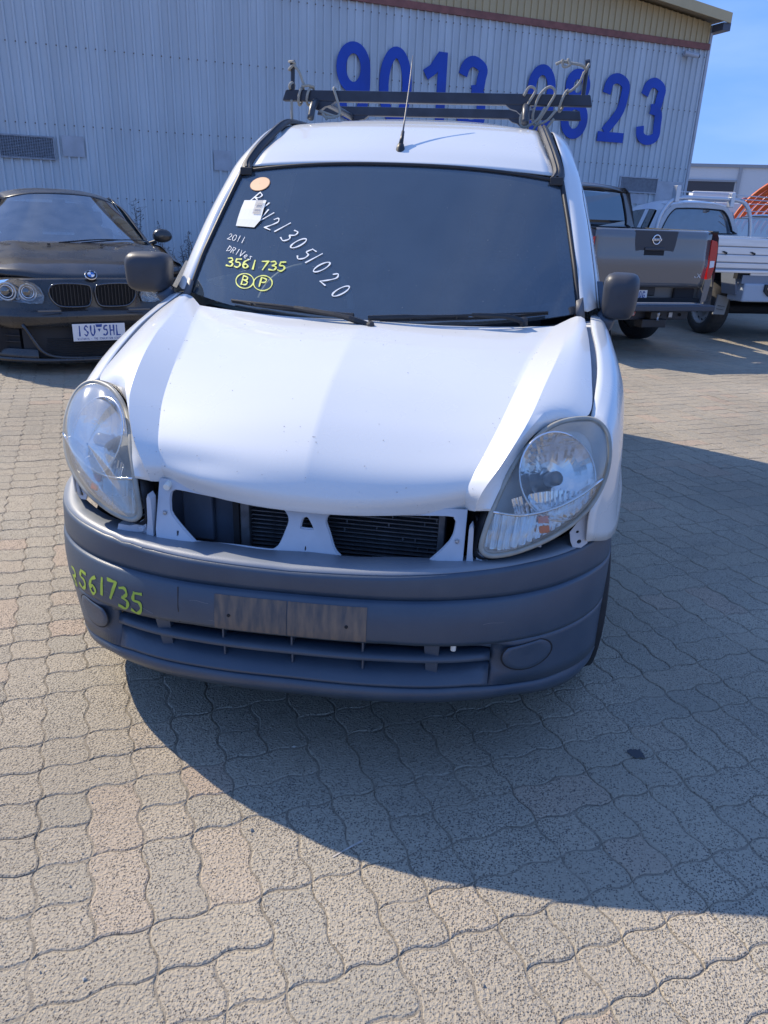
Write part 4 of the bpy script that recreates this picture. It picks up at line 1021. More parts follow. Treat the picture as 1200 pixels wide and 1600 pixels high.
# ---- roof
def roofrow(y, zc, xe, ze, ye):
    return [Vector((u*xe, lerp(y, ye, abs(u)**2.2), zc-(zc-ze)*abs(u)**2.6)) for u in xs_(-1, 1, 25)]
RR = [(1.432, 1.565, .575, 1.545, 1.472), (1.52, 1.625, .556, 1.602, 1.545), (1.64, 1.683, .540, 1.655, 1.65), (1.77, 1.728, .515, 1.712, 1.775), (2.0, 1.768, .515, 1.735, 2.0), (2.3, 1.796, .52, 1.745, 2.3), (2.9, 1.815, .53, 1.745, 2.9), (3.6, 1.81, .54, 1.735, 3.6), (4.12, 1.78, .55, 1.70, 4.12)]
roof = grid('roof', [roofrow(*a) for a in RR], WHITE, van, 1, 5, thick=0)
s_ = roof.modifiers.new('thickness', 'SOLIDIFY'); s_.thickness = .005; s_.offset = -1
for sd in (-1, 1):
    inner = [(.592, 1.447, 1.528), (.600, 1.48, 1.552), (.583, 1.545, 1.604), (.566, 1.62, 1.648), (.538, 1.77, 1.718), (.536, 2.0, 1.738), (.54, 2.4, 1.748), (.55, 3.2, 1.745), (.57, 4.12, 1.705)]
    gut = [Vector((sd*(x-.018), y, z+.004)) for x, y, z in inner]
    # ribbed gutter strip
    prof = [(-.020, -.004), (-.019, .006), (-.010, .012), (-.007, .007), (-.002, .007), (.001, .013), (.007, .012), (.010, .006), (.018, .004), (.022, -.006)]
    path = cr_pts(gut[0:], 5)
    grid('gutter_strip', [[p+Vector((sd*a, 0, b)) for a, b in prof] for p in path], mat('ribbed_black_trim', (.035, .037, .042), .42), van, smooth=False)
    MB().box((sd*.575-.022, 1.432, 1.512), (sd*.575+.024, 1.452, 1.540), .004).build('strip_end_cap', BLACKP, van)
    # pillar, door frame and cant rail
    cre = [(.712, 1.105, 1.118), (.690, 1.21, 1.25), (.661, 1.335, 1.393), (.636, 1.46, 1.512), (.630, 1.53, 1.565), (.616, 1.62, 1.618), (.600, 1.76, 1.680), (.594, 1.95, 1.712), (.60, 2.4, 1.728), (.615, 3.2, 1.722), (.63, 4.12, 1.685)]
    inn = [(.686, 1.103, 1.116), (.662, 1.197, 1.244), (.632, 1.328, 1.386), (.602, 1.445, 1.512), (.602, 1.50, 1.560), (.586, 1.58, 1.622), (.560, 1.74, 1.700), (.552, 1.95, 1.728), (.555, 2.4, 1.742), (.57, 3.2, 1.738), (.585, 4.12, 1.70)]
    out = [(.748, 1.175, 1.122), (.728, 1.285, 1.245), (.706, 1.405, 1.365), (.684, 1.515, 1.462), (.676, 1.60, 1.515), (.660, 1.70, 1.568), (.646, 1.83, 1.618), (.638, 1.98, 1.650), (.650, 2.4, 1.672), (.668, 3.2, 1.665), (.685, 4.12, 1.63)]
    fr2 = [(.768, 1.245, 1.118), (.752, 1.355, 1.225), (.732, 1.47, 1.325), (.712, 1.575, 1.412), (.704, 1.65, 1.462), (.690, 1.74, 1.51), (.682, 1.86, 1.55), (.680, 2.02, 1.575), (.695, 2.4, 1.59), (.71, 3.2, 1.585), (.725, 4.12, 1.56)]
    mk = lambda L: [Vector((sd*x, y, z)) for x, y, z in L]
    mid = [a.lerp(b, .5)+Vector((sd*-.004, -.002, .004)) for a, b in zip(mk(inn), mk(cre))]
    o = grid('pillar_panel', [mk(inn), mid, mk(cre), [a.lerp(b, .5)+Vector((sd*.007, -.004, .007)) for a, b in zip(mk(cre), mk(out))], mk(out)], WHITE, van, 5, 2)
    s_ = o.modifiers.new('thickness', 'SOLIDIFY'); s_.thickness = .004; s_.offset = 0
    # door frame just outside the pillar, with a shut line between
    mb = MB(); mb.tube([p+Vector((sd*.001, 0, 0)) for p in cr_pts(mk(out), 3)], .0026, 5); mb.build('door_shut_line', SEAL, van)
    bl = [(.778, 1.30, 1.112), (.780, 1.40, 1.115), (.782, 1.55, 1.118), (.783, 1.65, 1.12), (.784, 1.75, 1.12), (.785, 1.85, 1.12), (.787, 1.95, 1.12), (.788, 2.05, 1.12)]
    grid('door_frame', [mk(out[:8]), mk(fr2[:8])], WHITE, van, 4, 1, thick=.004)
    grid('door_glass', [mk(fr2[:8]), mk(bl)], glass('door_glass', (.80, .84, .84), .10, .04), van, 4, 1)
    MB().add(mk([(.790, 2.03, 1.12), (.792, 2.15, 1.12), (.700, 2.13, 1.585), (.682, 2.01, 1.575)])+mk([(.77, 2.03, 1.12), (.772, 2.15, 1.12), (.68, 2.13, 1.585), (.662, 2.01, 1.575)]), [(0, 1, 2, 3), (7, 6, 5, 4), (0, 4, 5, 1), (1, 5, 6, 2), (2, 6, 7, 3), (3, 7, 4, 0)]).build('rear_door_post', BLACKP, van)
    # cargo side above the belt
    up = mk([(.650, 2.10, 1.655), (.652, 2.4, 1.672), (.668, 3.2, 1.665), (.685, 4.12, 1.63)]); dnn = mk([(.790, 2.10, 1.12), (.795, 2.4, 1.12), (.798, 3.2, 1.12), (.792, 4.12, 1.12)])
    grid('cargo_side', [up, [a.lerp(b, .4)+Vector((sd*.022, 0, 0)) for a, b in zip(up, dnn)], dnn], WHITE, van, 4, 3)
    # lower side with rear wheel arch
    ys = [1.19, 1.3, 1.6, 2.0, 2.4, 2.8, 2.98, 3.04, 3.15, 3.3, 3.4, 3.5, 3.65, 3.76, 3.82, 4.0, 4.12]
    def zb(y): d = abs(y-3.4); return .26 if d > .36 else .29+math.sqrt(max(0, .37**2-d*d))
    rows = [[Vector((sd*x, y, z if not zl else max(z, zb(y)+o_))) for y in ys] for x, z, zl, o_ in ((.786, 1.122, 0, 0), (.800, 1.08, 0, 0), (.822, .95, 0, 0), (.832, .80, 0, 0), (.838, .72, 1, .03), (.838, .60, 1, .015), (.836, .45, 1, .005), (.822, .25, 1, 0))]
    grid('body_side', rows, WHITE, van, 2, 1)
    for y in (1.20, 2.06, 2.98): MB().tube([Vector((sd*.788, y, 1.12)), Vector((sd*.8245, y, .95)), Vector((sd*.8405, y, .70)), Vector((sd*.8385, y, .45)), Vector((sd*.825, y, .28))], .003, 5).build('door_shut_line', SEAL, van)
    MB().box((sd*.845-.01, 1.30, .50), (sd*.845+.01, 2.02, .60), .006).build('rub_strip', BUMP, van)
    MB().box((sd*.845-.01, 2.10, .50), (sd*.845+.01, 2.95, .60), .006).build('rub_strip', BUMP, van)
    MB().box((sd*.838-.014, 1.86, .88), (sd*.838+.014, 2.02, .92), .01).build('door_handle', BUMP, van)
    MB().box((sd*.78, 1.22, .24), (sd*.79, 2.9, .30)).build('sill_inner', VOID, van)
    # roof rail
    P = [Vector((sd*.445, 1.90, 1.755)), Vector((sd*.443, 1.94, 1.808)), Vector((sd*.445, 2.05, 1.838)), Vector((sd*.448, 2.4, 1.852)), Vector((sd*.455, 3.2, 1.855)), Vector((sd*.465, 3.8, 1.84)), Vector((sd*.468, 3.95, 1.80))]
    MB().tube(P, [.014, .015, .015, .015, .015, .016, .016], 12, k=5, flat=1.0).build('roof_rail', mat('black_rail', (.05, .055, .065), .35), van, smooth=True)
    # wheels
    for y in (.78, 3.40):
        w = empty('wheel', (sd*.736, y, .29), 0, world=True); w.parent = van; w.matrix_parent_inverse = wmat(van).inverted()
        tb = MB(); tb.lathe([(.19, -.085), (.25, -.088), (.280, -.080), (.288, -.06), (.290, 0), (.288, .06), (.280, .080), (.25, .088), (.19, .085)], (sd*.736, y, .292), (sd, 0, 0), 48)
        tb.build('tyre', RUBBER, w, smooth=True)
        MB().lathe([(.001, .05), (.06, .05), (.09, .035), (.15, .045), (.18, .07), (.195, .085), (.19, -.08), (.001, -.08)], (sd*.736, y, .292), (sd, 0, 0), 32).build('rim', STEEL, w, smooth=True)
# tail, floor, cabin
tl = [[Vector((x, 4.13, z)) for x in (-w, -w*.5, 0, w*.5, w)] for z, w in ((1.78, .50), (1.70, .62), (1.63, .685), (1.12, .792), (.72, .838), (.26, .822))]
grid('tailgate', tl, WHITE, van, 1, 1)
MB().box((-.80, 4.12, .28), (.80, 4.22, .50), .03).build('rear_bumper', BUMP, van)
for sd in (-1, 1): MB().box((sd*.72-.05, 4.11, .75), (sd*.72+.05, 4.15, 1.12), .01).build('tail_light', mat('red_lens', (.45, .01, .01), .25, coat=.5), van)
MB().box((-.78, .95, .20), (.78, 4.10, .25)).build('floor_pan', VOID, van)
MB().box((-.62, .45, .22), (.62, .95, .30)).build('engine_tray', VOID, van)
cab = mat('cab_lining', (.05, .055, .065), .9)
MB().add([(-.78, 2.45, .25), (.78, 2.45, .25), (.78, 2.45, 1.12), (.62, 2.45, 1.70), (-.62, 2.45, 1.70), (-.78, 2.45, 1.12)], [(0, 1, 2, 3, 4, 5)]).build('cargo_bulkhead', cab, van)
grid('headlining', [[Vector((x, 1.52, 1.545)) for x in (-.56, 0, .56)], [Vector((x, 1.85, 1.65)) for x in (-.52, 0, .52)], [Vector((x, 2.44, 1.69)) for x in (-.6, 0, .6)]], cab, van, 2, 2)
grid('dashboard', [[Vector((x, 1.02+.0*x, 1.02)) for x in (-.66, -.3, 0, .3, .66)], [Vector((x, 1.20, 1.045)) for x in (-.70, -.3, 0, .3, .70)], [Vector((x, 1.38, 1.00)) for x in (-.72, -.3, 0, .3, .72)], [Vector((x, 1.42, .80)) for x in (-.72, -.3, 0, .3, .72)]], DASH, van, 3, 3)
MB().box((-.66, 1.18, 1.030), (-.30, 1.30, 1.062), .004).build('dash_paper', mat('pale_paper', (.42, .46, .42), .7), van)
for x in (-.36, .36):
    st = empty('seat', (x, 1.9, .5), 0, world=True); st.parent = van; st.matrix_parent_inverse = wmat(van).inverted()
    MB().box((x-.25, 1.66, .52), (x+.25, 2.15, .70), .06).build('cushion', INT, st, smooth=True)
    grid('backrest', [[Vector((x+a*w, y-.05*(1-a*a), z)) for a in xs_(-1, 1, 9)] for z, y, w in ((.66, 2.12, .24), (.85, 2.16, .25), (1.05, 2.20, .24), (1.18, 2.24, .20), (1.22, 2.27, .12))], INT, st, 1, 3, thick=.08)
    MB().box((x-.13, 2.22, 1.25), (x+.13, 2.31, 1.42), .04).build('headrest', INT, st, smooth=True)
c = Vector((-.36, 1.47, 1.03)); ax_ = Vector((0, -.82, .57)).normalized(); u_ = Vector((1, 0, 0)); w_ = ax_.cross(u_)
MB().tube([c+(u_*math.cos(a*math.pi/18)+w_*math.sin(a*math.pi/18))*.19 for a in range(37)], .014, 8, False).build('steering_wheel', mat('grey_wheel_rim', (.13, .14, .15), .5), van, smooth=True)

# ---- mirrors
def mirror(sd, cx, cy, w, h, rot):
    e = empty('wing_mirror', (cx, cy, 1.17), rot, world=False); e.parent = van; e.matrix_parent_inverse = wmat(van).inverted()
    rows = []
    for d, sx, sz_ in ((-.060, .02, .02), (-.060, .45, .45), (-.054, .74, .76), (-.038, .91, .92), (-.01, 1.0, 1.0), (.035, .99, .99), (.05, .93, .93), (.05, .02, .02)):
        r = []
        for i in range(36):
            a = 2*math.pi*i/36; ca, sa = math.cos(a), math.sin(a); k = (abs(ca)**4.2+abs(sa)**4.2)**(-1/4.2)
            r.append(Vector((w/2*sx*k*ca*(1+.05*sa), d, h/2*sz_*k*sa)))
        rows.append(r)
    grid('mirror_shell', rows, mat('mirror_shell_plastic', (.045, .048, .058), .46, var=.2, vscale=8), e, closed=True)
    grid('mirror_glass', [[Vector((x, .052, z)) for x in (-w*.4, w*.4)] for z in (-h*.4, h*.4)], CHROME, e)
    f = -1 if cx > 0 else 1
    MB().tube([Vector((f*w*.30, .0, -h*.44)), Vector((f*w*.45, .01, -h*.70)), Vector((f*(w*.5+.05), .02, -h*.78))], [.032, .032, .042], 10, k=3).build('mirror_arm', BUMP, e, smooth=True)
mirror(-1, -.842, 1.12, .160, .138, R(6)); mirror(1, .812, 1.14, .112, .150, R(-12))
for sd in (-1, 1):
    MB().prism([(1.17, 1.115), (1.38, 1.115), (1.27, 1.205)], .0, .02, lambda a, b, d: Vector((sd*(.762-(b-1.115)*.20+d), a, b))).build('mirror_base', BUMP, van)

# ---- aerial
ae = empty('aerial', (0, 1.50, 1.60), 0, world=True); ae.parent = van; ae.matrix_parent_inverse = wmat(van).inverted()
MB().lathe([(.001, .030), (.011, .028), (.016, .012), (.020, -.010)], (-.002, 1.515, 1.612), (0, .2, 1), 16).build('aerial_base', BLACKP, ae, smooth=True)
MB().tube([(-.002, 1.52, 1.635), (-.002, 1.565, 1.685)], [.009, .006], 8).build('aerial_boot', BLACKP, ae, smooth=True)
MB().tube([(-.002, 1.56, 1.68), (-.006, 1.70, 1.835), (-.012, 1.82, 1.975)], [.0032, .0026, .0018], 6, k=4).build('aerial_whip', mat('whip', (.12, .12, .13), .4), ae, smooth=True)

# ---- roof bars
def bar(y, z, x0, x1, rake=.0):
    b = empty('roof_bar', (lerp(x0, x1, .5), y, z), 0, world=True); b.parent = van; b.matrix_parent_inverse = wmat(van).inverted()
    mb = MB(); L = [Vector((x0-.012, y, z-.02)), Vector((x0+.004, y, z+.022)), Vector((x1-.004, y, z+.022)), Vector((x1+.008, y, z-.02))]
    V = [p+Vector((0, -.02, 0)) for p in L]+[p+Vector((0, .02, 0)) for p in L]
    mb.add(V, [(0, 1, 2, 3), (7, 6, 5, 4), (0, 4, 5, 1), (1, 5, 6, 2), (2, 6, 7, 3), (3, 7, 4, 0)]); o = mb.build('crossbar', BAR, b)
    bv = o.modifiers.new('bevel', 'BEVEL'); bv.width = .004; bv.segments = 2
    for sd in (-1, 1):
        P = [(.36, -.020), (.435, -.020), (.448, -.050), (.425, -.055), (.405, -.040), (.38, -.034)]
        MB().prism([(sd*a, z+c) for a, c in P], -.018, .018, lambda a, c, d: Vector((a, y+d, c))).build('bar_foot', BAR, b)
    return b
b1 = bar(2.0, 1.850, -.578, .700); b2 = bar(2.78, 1.882, -.62, .712)
for x, t in ((-.549, .10), (.668, .115)):
    MB().tube([(x, 2.0, 1.867), (x+.002, 2.0, 1.867+t)], .009, 8).build('end_post', BAR, b1)
    MB().tube([(x-.006, 2.0, 1.867+t), (x+.012, 2.0, 1.867+t+.003)], .016, 10).build('post_cap', BAR, b1)
# ropes tied on the front bar: things of their own
def rope(name, label, paths, r=.0054):
    mb = MB()
    for P in paths: mb.tube(P, r, 7, k=6)
    for v in mb.V: v.z -= .018
    return mb.build(name, ROPE, None, smooth=True, label=label, category='rope')
def coil(x, y, z, rx, rz, turns=1, tiltx=.0, lean=0.):
    return [Vector((x+tiltx*math.cos(a)+lean*(i/8-.5)*.0+rx*.25*math.sin(a), y+.034*math.cos(a), z+rz*math.sin(a)+lean*math.cos(a))) for i, a in enumerate([k*2*math.pi/8 for k in range(8*turns+1)])]
rope('rope', 'pale rope knotted round the left end post of the front roof bar', [
    [Vector((-.56, 1.99, 1.995)), Vector((-.535, 1.97, 1.99)), Vector((-.545, 2.02, 1.975)), Vector((-.56, 1.985, 1.965)), Vector((-.535, 1.98, 1.985))],
    [Vector((-.54, 1.98, 1.985)), Vector((-.512, 1.97, 1.955)), Vector((-.500, 1.975, 1.925)), Vector((-.487, 1.975, 1.900))],
    coil(-.552, 2.0, 1.905, .02, .012, 2), [Vector((-.547, 1.975, 1.85)), Vector((-.545, 1.97, 1.80)), Vector((-.542, 1.975, 1.72))],
    coil(-.512, 2.0, 1.868, .03, .034), coil(-.470, 2.0, 1.868, .03, .034, 1, .006), [Vector((-.500, 1.972, 1.905)), Vector((-.49, 1.97, 1.903)), Vector((-.47, 1.97, 1.905)), Vector((-.45, 1.985, 1.902))]])
rope('rope', 'pale rope looped from the front roof bar down to the left roof rail', [
    [Vector((-.365, 2.02, 1.90)), Vector((-.362, 1.97, 1.895)), Vector((-.345, 1.965, 1.85)), Vector((-.335, 1.97, 1.81)), Vector((-.345, 1.96, 1.79)), Vector((-.39, 1.955, 1.80)), Vector((-.42, 1.96, 1.81))],
    [Vector((-.35, 1.955, 1.785)), Vector((-.39, 1.95, 1.785)), Vector((-.405, 1.95, 1.80)), Vector((-.385, 1.95, 1.775))]])
rope('rope', 'tangle of pale rope looped over the right end of the front roof bar', [
    [Vector((.475, 1.965, 1.74)), Vector((.50, 1.96, 1.79)), Vector((.535, 1.965, 1.85)), Vector((.555, 1.975, 1.895)), Vector((.53, 1.975, 1.915)), Vector((.495, 1.97, 1.885)), Vector((.475, 1.965, 1.82)), Vector((.485, 1.965, 1.775)), Vector((.53, 1.96, 1.79)), Vector((.565, 1.965, 1.83))],
    [Vector((.43, 1.965, 1.88)), Vector((.45, 1.965, 1.912)), Vector((.475, 1.97, 1.90)), Vector((.45, 1.96, 1.85)), Vector((.425, 1.96, 1.80)), Vector((.44, 1.96, 1.765)), Vector((.49, 1.955, 1.79)), Vector((.52, 1.96, 1.84))],
    coil(.592, 2.0, 1.868, .05, .038, 1, .008), [Vector((.56, 1.97, 1.80)), Vector((.53, 1.965, 1.76)), Vector((.50, 1.96, 1.735)), Vector((.54, 1.97, 1.728)), Vector((.575, 1.98, 1.70))]])
rope('rope', 'knotted rope end tied to the right end post of the front roof bar', [
    [Vector((.665, 1.985, 1.985)), Vector((.64, 1.97, 1.993)), Vector((.60, 1.965, 1.998)), Vector((.572, 1.965, 2.003)), Vector((.545, 1.965, 1.993))],
    [Vector((.59, 1.96, 2.012)), Vector((.60, 1.955, 1.99)), Vector((.575, 1.96, 1.985)), Vector((.57, 1.955, 2.01))],
    coil(.67, 2.0, 1.985, .022, .014, 2), [Vector((.66, 1.98, 1.97)), Vector((.645, 1.975, 1.93)), Vector((.615, 1.975, 1.902)), Vector((.60, 1.975, 1.905))]])

# ================================================================== OTHER VEHICLES
def car_wheel(parent, x, y, r=.33, w=.22, out=1, alloy=False, tyre=RUBBER, rim=STEEL, holes=10):
    e = empty('wheel', (x, y, r)); e.parent = parent
    MB().lathe([(r*.62, -w*.46), (r*.80, -w*.5), (r*.94, -w*.45), (r*.985, -w*.36), (r, 0), (r*.985, w*.36), (r*.94, w*.45), (r*.80, w*.5), (r*.64, w*.47), (r*.62, w*.40)], (0, 0, 0), (out, 0, 0), 44).build('tyre', tyre, e, smooth=True)
    MB().lathe([(.001, w*.30), (r*.20, w*.30), (r*.22, w*.16), (r*.34, w*.14), (r*.42, w*.24), (r*.54, w*.18), (r*.57, w*.40), (r*.63, w*.46), (r*.63, -w*.40), (.001, -w*.40)], (0, 0, 0), (out, 0, 0), 36).build('rim', rim, e, smooth=True)
    if holes:
        mb = MB()
        for k in range(holes):
            a = 2*math.pi*k/holes
            mb.lathe([(.001, .001), (r*.045, .001), (r*.045, -.004)], (out*(w*.225), r*.46*math.cos(a), r*.46*math.sin(a)), (out, 0, 0), 10)
        mb.build('wheel_hole', VOID, e, kind='stuff')
    return e
def arch_tread(parent): pass

# ---------- black coupe, nose towards us
BLK = mat('dusty_black_paint', (.018, .018, .020), .28, coat=.45, var=.35, vscale=5, vcol=(.075, .066, .055), rvar=.08)
A37 = R(36.5)
p0 = W(-.325, 5.47)
bm_ = empty('black_coupe', p0, A37, 'dusty black coupe facing us in the shade beside the warehouse wall', 'car')
bm_.scale = (1, 1, 1.025)
def xr(a, b, n): return [lerp(a, b, i/(n-1)) for i in range(n)]
def nose(x, y0=0., w=.97, dpt=.55): return y0+dpt*(abs(x)/w)**3.0
bx = xr(-.97, .97, 41)
# hood
def hz(x, y): # height over the hood
    return ip(y, [.05, .12, .3, .7, 1.15], [.775, .805, .872, .95, 1.012])-.05*(abs(x)/.9)**2.2+.012*math.exp(-((abs(x)-.52)/.10)**2)
hrows = []
for t in xr(0, 1, 16):
    r = []
    for x in xr(-.86, .86, 31):
        yf = .10+.34*(abs(x)/.86)**2.6; y = lerp(yf, 1.15+.14*(1-(x/.86)**2)*-1+.12, t); r.append(Vector((x, y, hz(x, y)-.03*(1-t)**6)))
    if not hrows: hrows.append([p+Vector((0, .01, -.05)) for p in r])
    hrows.append(r)
grid('hood', hrows, BLK, bm_, thick=.01)
# front bumper skin
prof = [(.765, .075), (.755, .055), (.735, .045), (.62, .030), (.545, .022), (.515, .012), (.495, -.020), (.47, -.022), (.44, -.010), (.40, -.012)]
grid('bumper_upper', [[Vector((x, nose(x, y), z-.02*(abs(x)/.97)**2)) for x in bx] for z, y in prof], BLK, bm_, thick=.01)
# middle: black insert behind plate, side fins, lower grille
grid('lower_intake', [[Vector((x, nose(x, .05), z)) for x in xr(-.58, .58, 21)] for z in (.40, .14)], mat('mesh_black', (.02, .021, .024), .7), bm_)
for i in range(9): MB().tube([Vector((x, nose(x, .035), .155+i*.017)) for x in xr(-.40, .40, 9)], .0028, 4).build('intake_slat', BLACKP, bm_)
for sd in (-1, 1):
    P0 = [(.57, .41), (.50, .28), (.44, .19), (.34, .150), (.15, .138), (.0, .136)]
    mb = MB(); mb.tube([Vector((sd*x, nose(x, -.015), z)) for x, z in cr2(P0, 4)], [.016, .014, .016], 8); mb.build('bumper_blade', BLK, bm_, smooth=True)
    grid('side_scoop', [[Vector((sd*x, nose(x, .055), z)) for x in xr(.60, .93, 9)] for z in (.37, .20)], VOID, bm_)
    for z in (.26, .31): MB().tube([Vector((sd*x, nose(x, .035), z-.0*x)) for x in xr(.60, .92, 7)], .006, 5).build('scoop_bar', BLACKP, bm_)
    grid('corner_skin', [[Vector((sd*x, nose(x, y, ), z)) for x in xr(.56, .97, 13)] for z, y in ((.405, -.012), (.375, 0.0), (.365, .03))], BLK, bm_)
    grid('corner_skin', [[Vector((sd*x, nose(x, y), z)) for x in xr(.48, .97, 13)] for z, y in ((.205, .02), (.18, -.01), (.13, -.018), (.105, .0), (.10, .06))], BLK, bm_)
grid('front_lip', [[Vector((x, nose(x, y), z)) for x in bx] for z, y in ((.138, -.02), (.115, -.028), (.100, .0))], BLK, bm_, thick=.008)
for (x0, x1) in ((-.75, -.30), (.30, .75)): pass
# kidney grilles
for sd in (-1, 1):
    c = (sd*.178, .646)
    O_ = [(c[0]+a*sd, c[1]+b) for a, b in [(-.160, .05), (-.135, .078), (.0, .090), (.120, .084), (.165, .045), (.160, -.02), (.115, -.075), (.05, -.092), (-.10, -.092), (-.145, -.07), (-.162, -.01)]]
    Q = smooth_poly(O_, 3)
    k = empty('kidney_grille', (c[0], .002, c[1])); k.parent = bm_
    MB().tube([Vector((a-c[0], -.008, b-c[1])) for a, b in Q]+[Vector((Q[0][0]-c[0], -.008, Q[0][1]-c[1]))], .008, 8, False).build('grille_frame', mat('dark_chrome', (.10, .11, .13), .18, metal=.9), k, smooth=True)
    MB().prism([(a-c[0], b-c[1]) for a, b in Q], .012, .016, lambda a, b, d: Vector((a, d, b))).build('grille_backing', VOID, k)
    for i in range(11):
        x = -.14+.028*i; hh = .082 if abs(x) < .11 else .060
        MB().box((x-.0028, -.008, -hh), (x+.0028, .012, hh), ).build('grille_slat', BLACKP, k)
# roundel
rd = empty('badge', (0.0, .045, .792)); rd.parent = bm_; rd.rotation_euler = (R(-48), 0, 0)
def disc(name, r, y, m, a0=0, a1=360, r0=.0001): 
    n = 24; MB().add([(r0*math.cos(R(lerp(a0, a1, i/n))), y, r0*math.sin(R(lerp(a0, a1, i/n)))) for i in range(n+1)]+[(r*math.cos(R(lerp(a0, a1, i/n))), y, r*math.sin(R(lerp(a0, a1, i/n)))) for i in range(n+1)], [(i, i+1, n+2+i, n+1+i) for i in range(n)]).build(name, m, rd)
MB().lathe([(.001, 0), (.047, 0), (.050, .006), (.050, .016)], (0, -.014, 0), (0, 1, 0), 28).build('badge_ring', CHROME, rd, smooth=False)
disc('badge_band', .045, -.0150, mat('badge_black', (.01, .01, .012), .3))
bw = mat('badge_white', (.8, .8, .8), .4); bb = mat('badge_blue', (.03, .16, .50), .4)
for a, m in ((0, bb), (90, bw), (180, bb), (270, bw)): disc('badge_quarter', .029, -.0158, m, a+2, a+88)
lettering('badge_letters', 'BMW', lambda i: ((-.036, .014, .010, .012, .9), (-.0065, .033, .012, .011, 0), (.026, .026, .012, .011, -.9))[i], lambda a, b, d: Vector((a, -.0162-d, b)), .002, bw, rd, .0004)
# headlights
for sd in (-1, 1):
    h = empty('headlight', (sd*.56, .12, .66)); h.parent = bm_
    P = [(.40, .585), (.405, .70), (.50, .752), (.62, .765), (.80, .742), (.90, .70), (.93, .65), (.86, .605), (.62, .59)]
    P = smooth_poly(P, 2)
    f_ = lambda a, b, d: Vector((sd*a-sd*.56, nose(a, -.034)-.12+d+.12*(b-.66), b-.66))
    MB().prism(P, .045, .05, f_).build('headlight_housing', mat('lamp_grey', (.13, .14, .16), .4, metal=.4), h)
    for cx, rr_ in ((.50, .062), (.655, .066)):
        mb = MB(); mb.tube([f_(cx+rr_*math.cos(a*math.pi/14), .665+rr_*math.sin(a*math.pi/14), .018) for a in range(29)], .0065, 7, False); mb.build('halo_ring', mat('halo', (.50, .51, .50), .3), h, smooth=True)
        mb = MB(); mb.tube([f_(cx+rr_*.72*math.cos(a*math.pi/14), .665+rr_*.72*math.sin(a*math.pi/14), .026) for a in range(29)], .004, 6, False); mb.build('lamp_ring', CHROME, h, smooth=True)
        mb = MB(); mb.lathe([(.001, -.012), (.02, -.010), (.036, .0), (.044, .012)], f_(cx, .665, .034), (0, 1, 0), 20); mb.build('projector_lens', CARG, h, smooth=True)
    MB().prism(P, .0, .003, f_).build('headlight_cover', glass('clear_cover', (.92, .94, .95), .02, .05, (.5, .5, .5)), h)
    MB().box((sd*.36-.09, -.035, .520), (sd*.36+.09, -.022, .534), .004).build('bumper_reflector', mat('dusty_trim', (.14, .13, .12), .4), bm_)
# number plate
PLW = mat('plate_white', (.74, .75, .77), .45); PLB = mat('plate_blue', (.02, .07, .30), .5)
def plate(parent, c, w, h, text, tag=None, m=PLW, tri_=True, rot=0):
    e = empty('number_plate', c, rot); e.parent = parent
    MB().box((-w/2, 0, -h/2), (w/2, .006, h/2), .002).build('plate_sheet', m, e)
    n = len(text); cw = w*.86/n
    o_ = 0
    for part_ in text.split(' '):
        lettering('plate_number', part_, lambda i: (-w*.43+cw*(i+o_)+cw*.14, -h*.18, cw*.70, h*.56, 0), lambda a, b, d: Vector((a, -.0012-d, b)), h*.085, PLB, e, .0004)
        o_ += len(part_)+1
    if tri_: MB().prism([(-w*.065, h*.46), (w*.065, h*.46), (w*.05, h*.30), (-w*.05, h*.30)], -.0022, -.0012, lambda a, b, d: Vector((a, d, b))).build('plate_crest', PLB, e); MB().prism([(-w*.03, h*.20), (w*.03, h*.20), (0, h*.02)], -.0022, -.0012, lambda a, b, d: Vector((a, d, b))).build('plate_triangle', PLB, e)
    if tag:
        n2 = len(tag); c2 = w*.84/n2
        lettering('plate_slogan', tag, lambda i: (-w*.42+c2*i, -h*.42, c2*.7, h*.11, 0), lambda a, b, d: Vector((a, -.0012-d, b)), h*.018, PLB, e, .0004)
    return e
plate(bm_, (.012, -.045, .350), .425, .140, '1SU 5HL', 'VICTORIA - THE EDUCATION STATE')
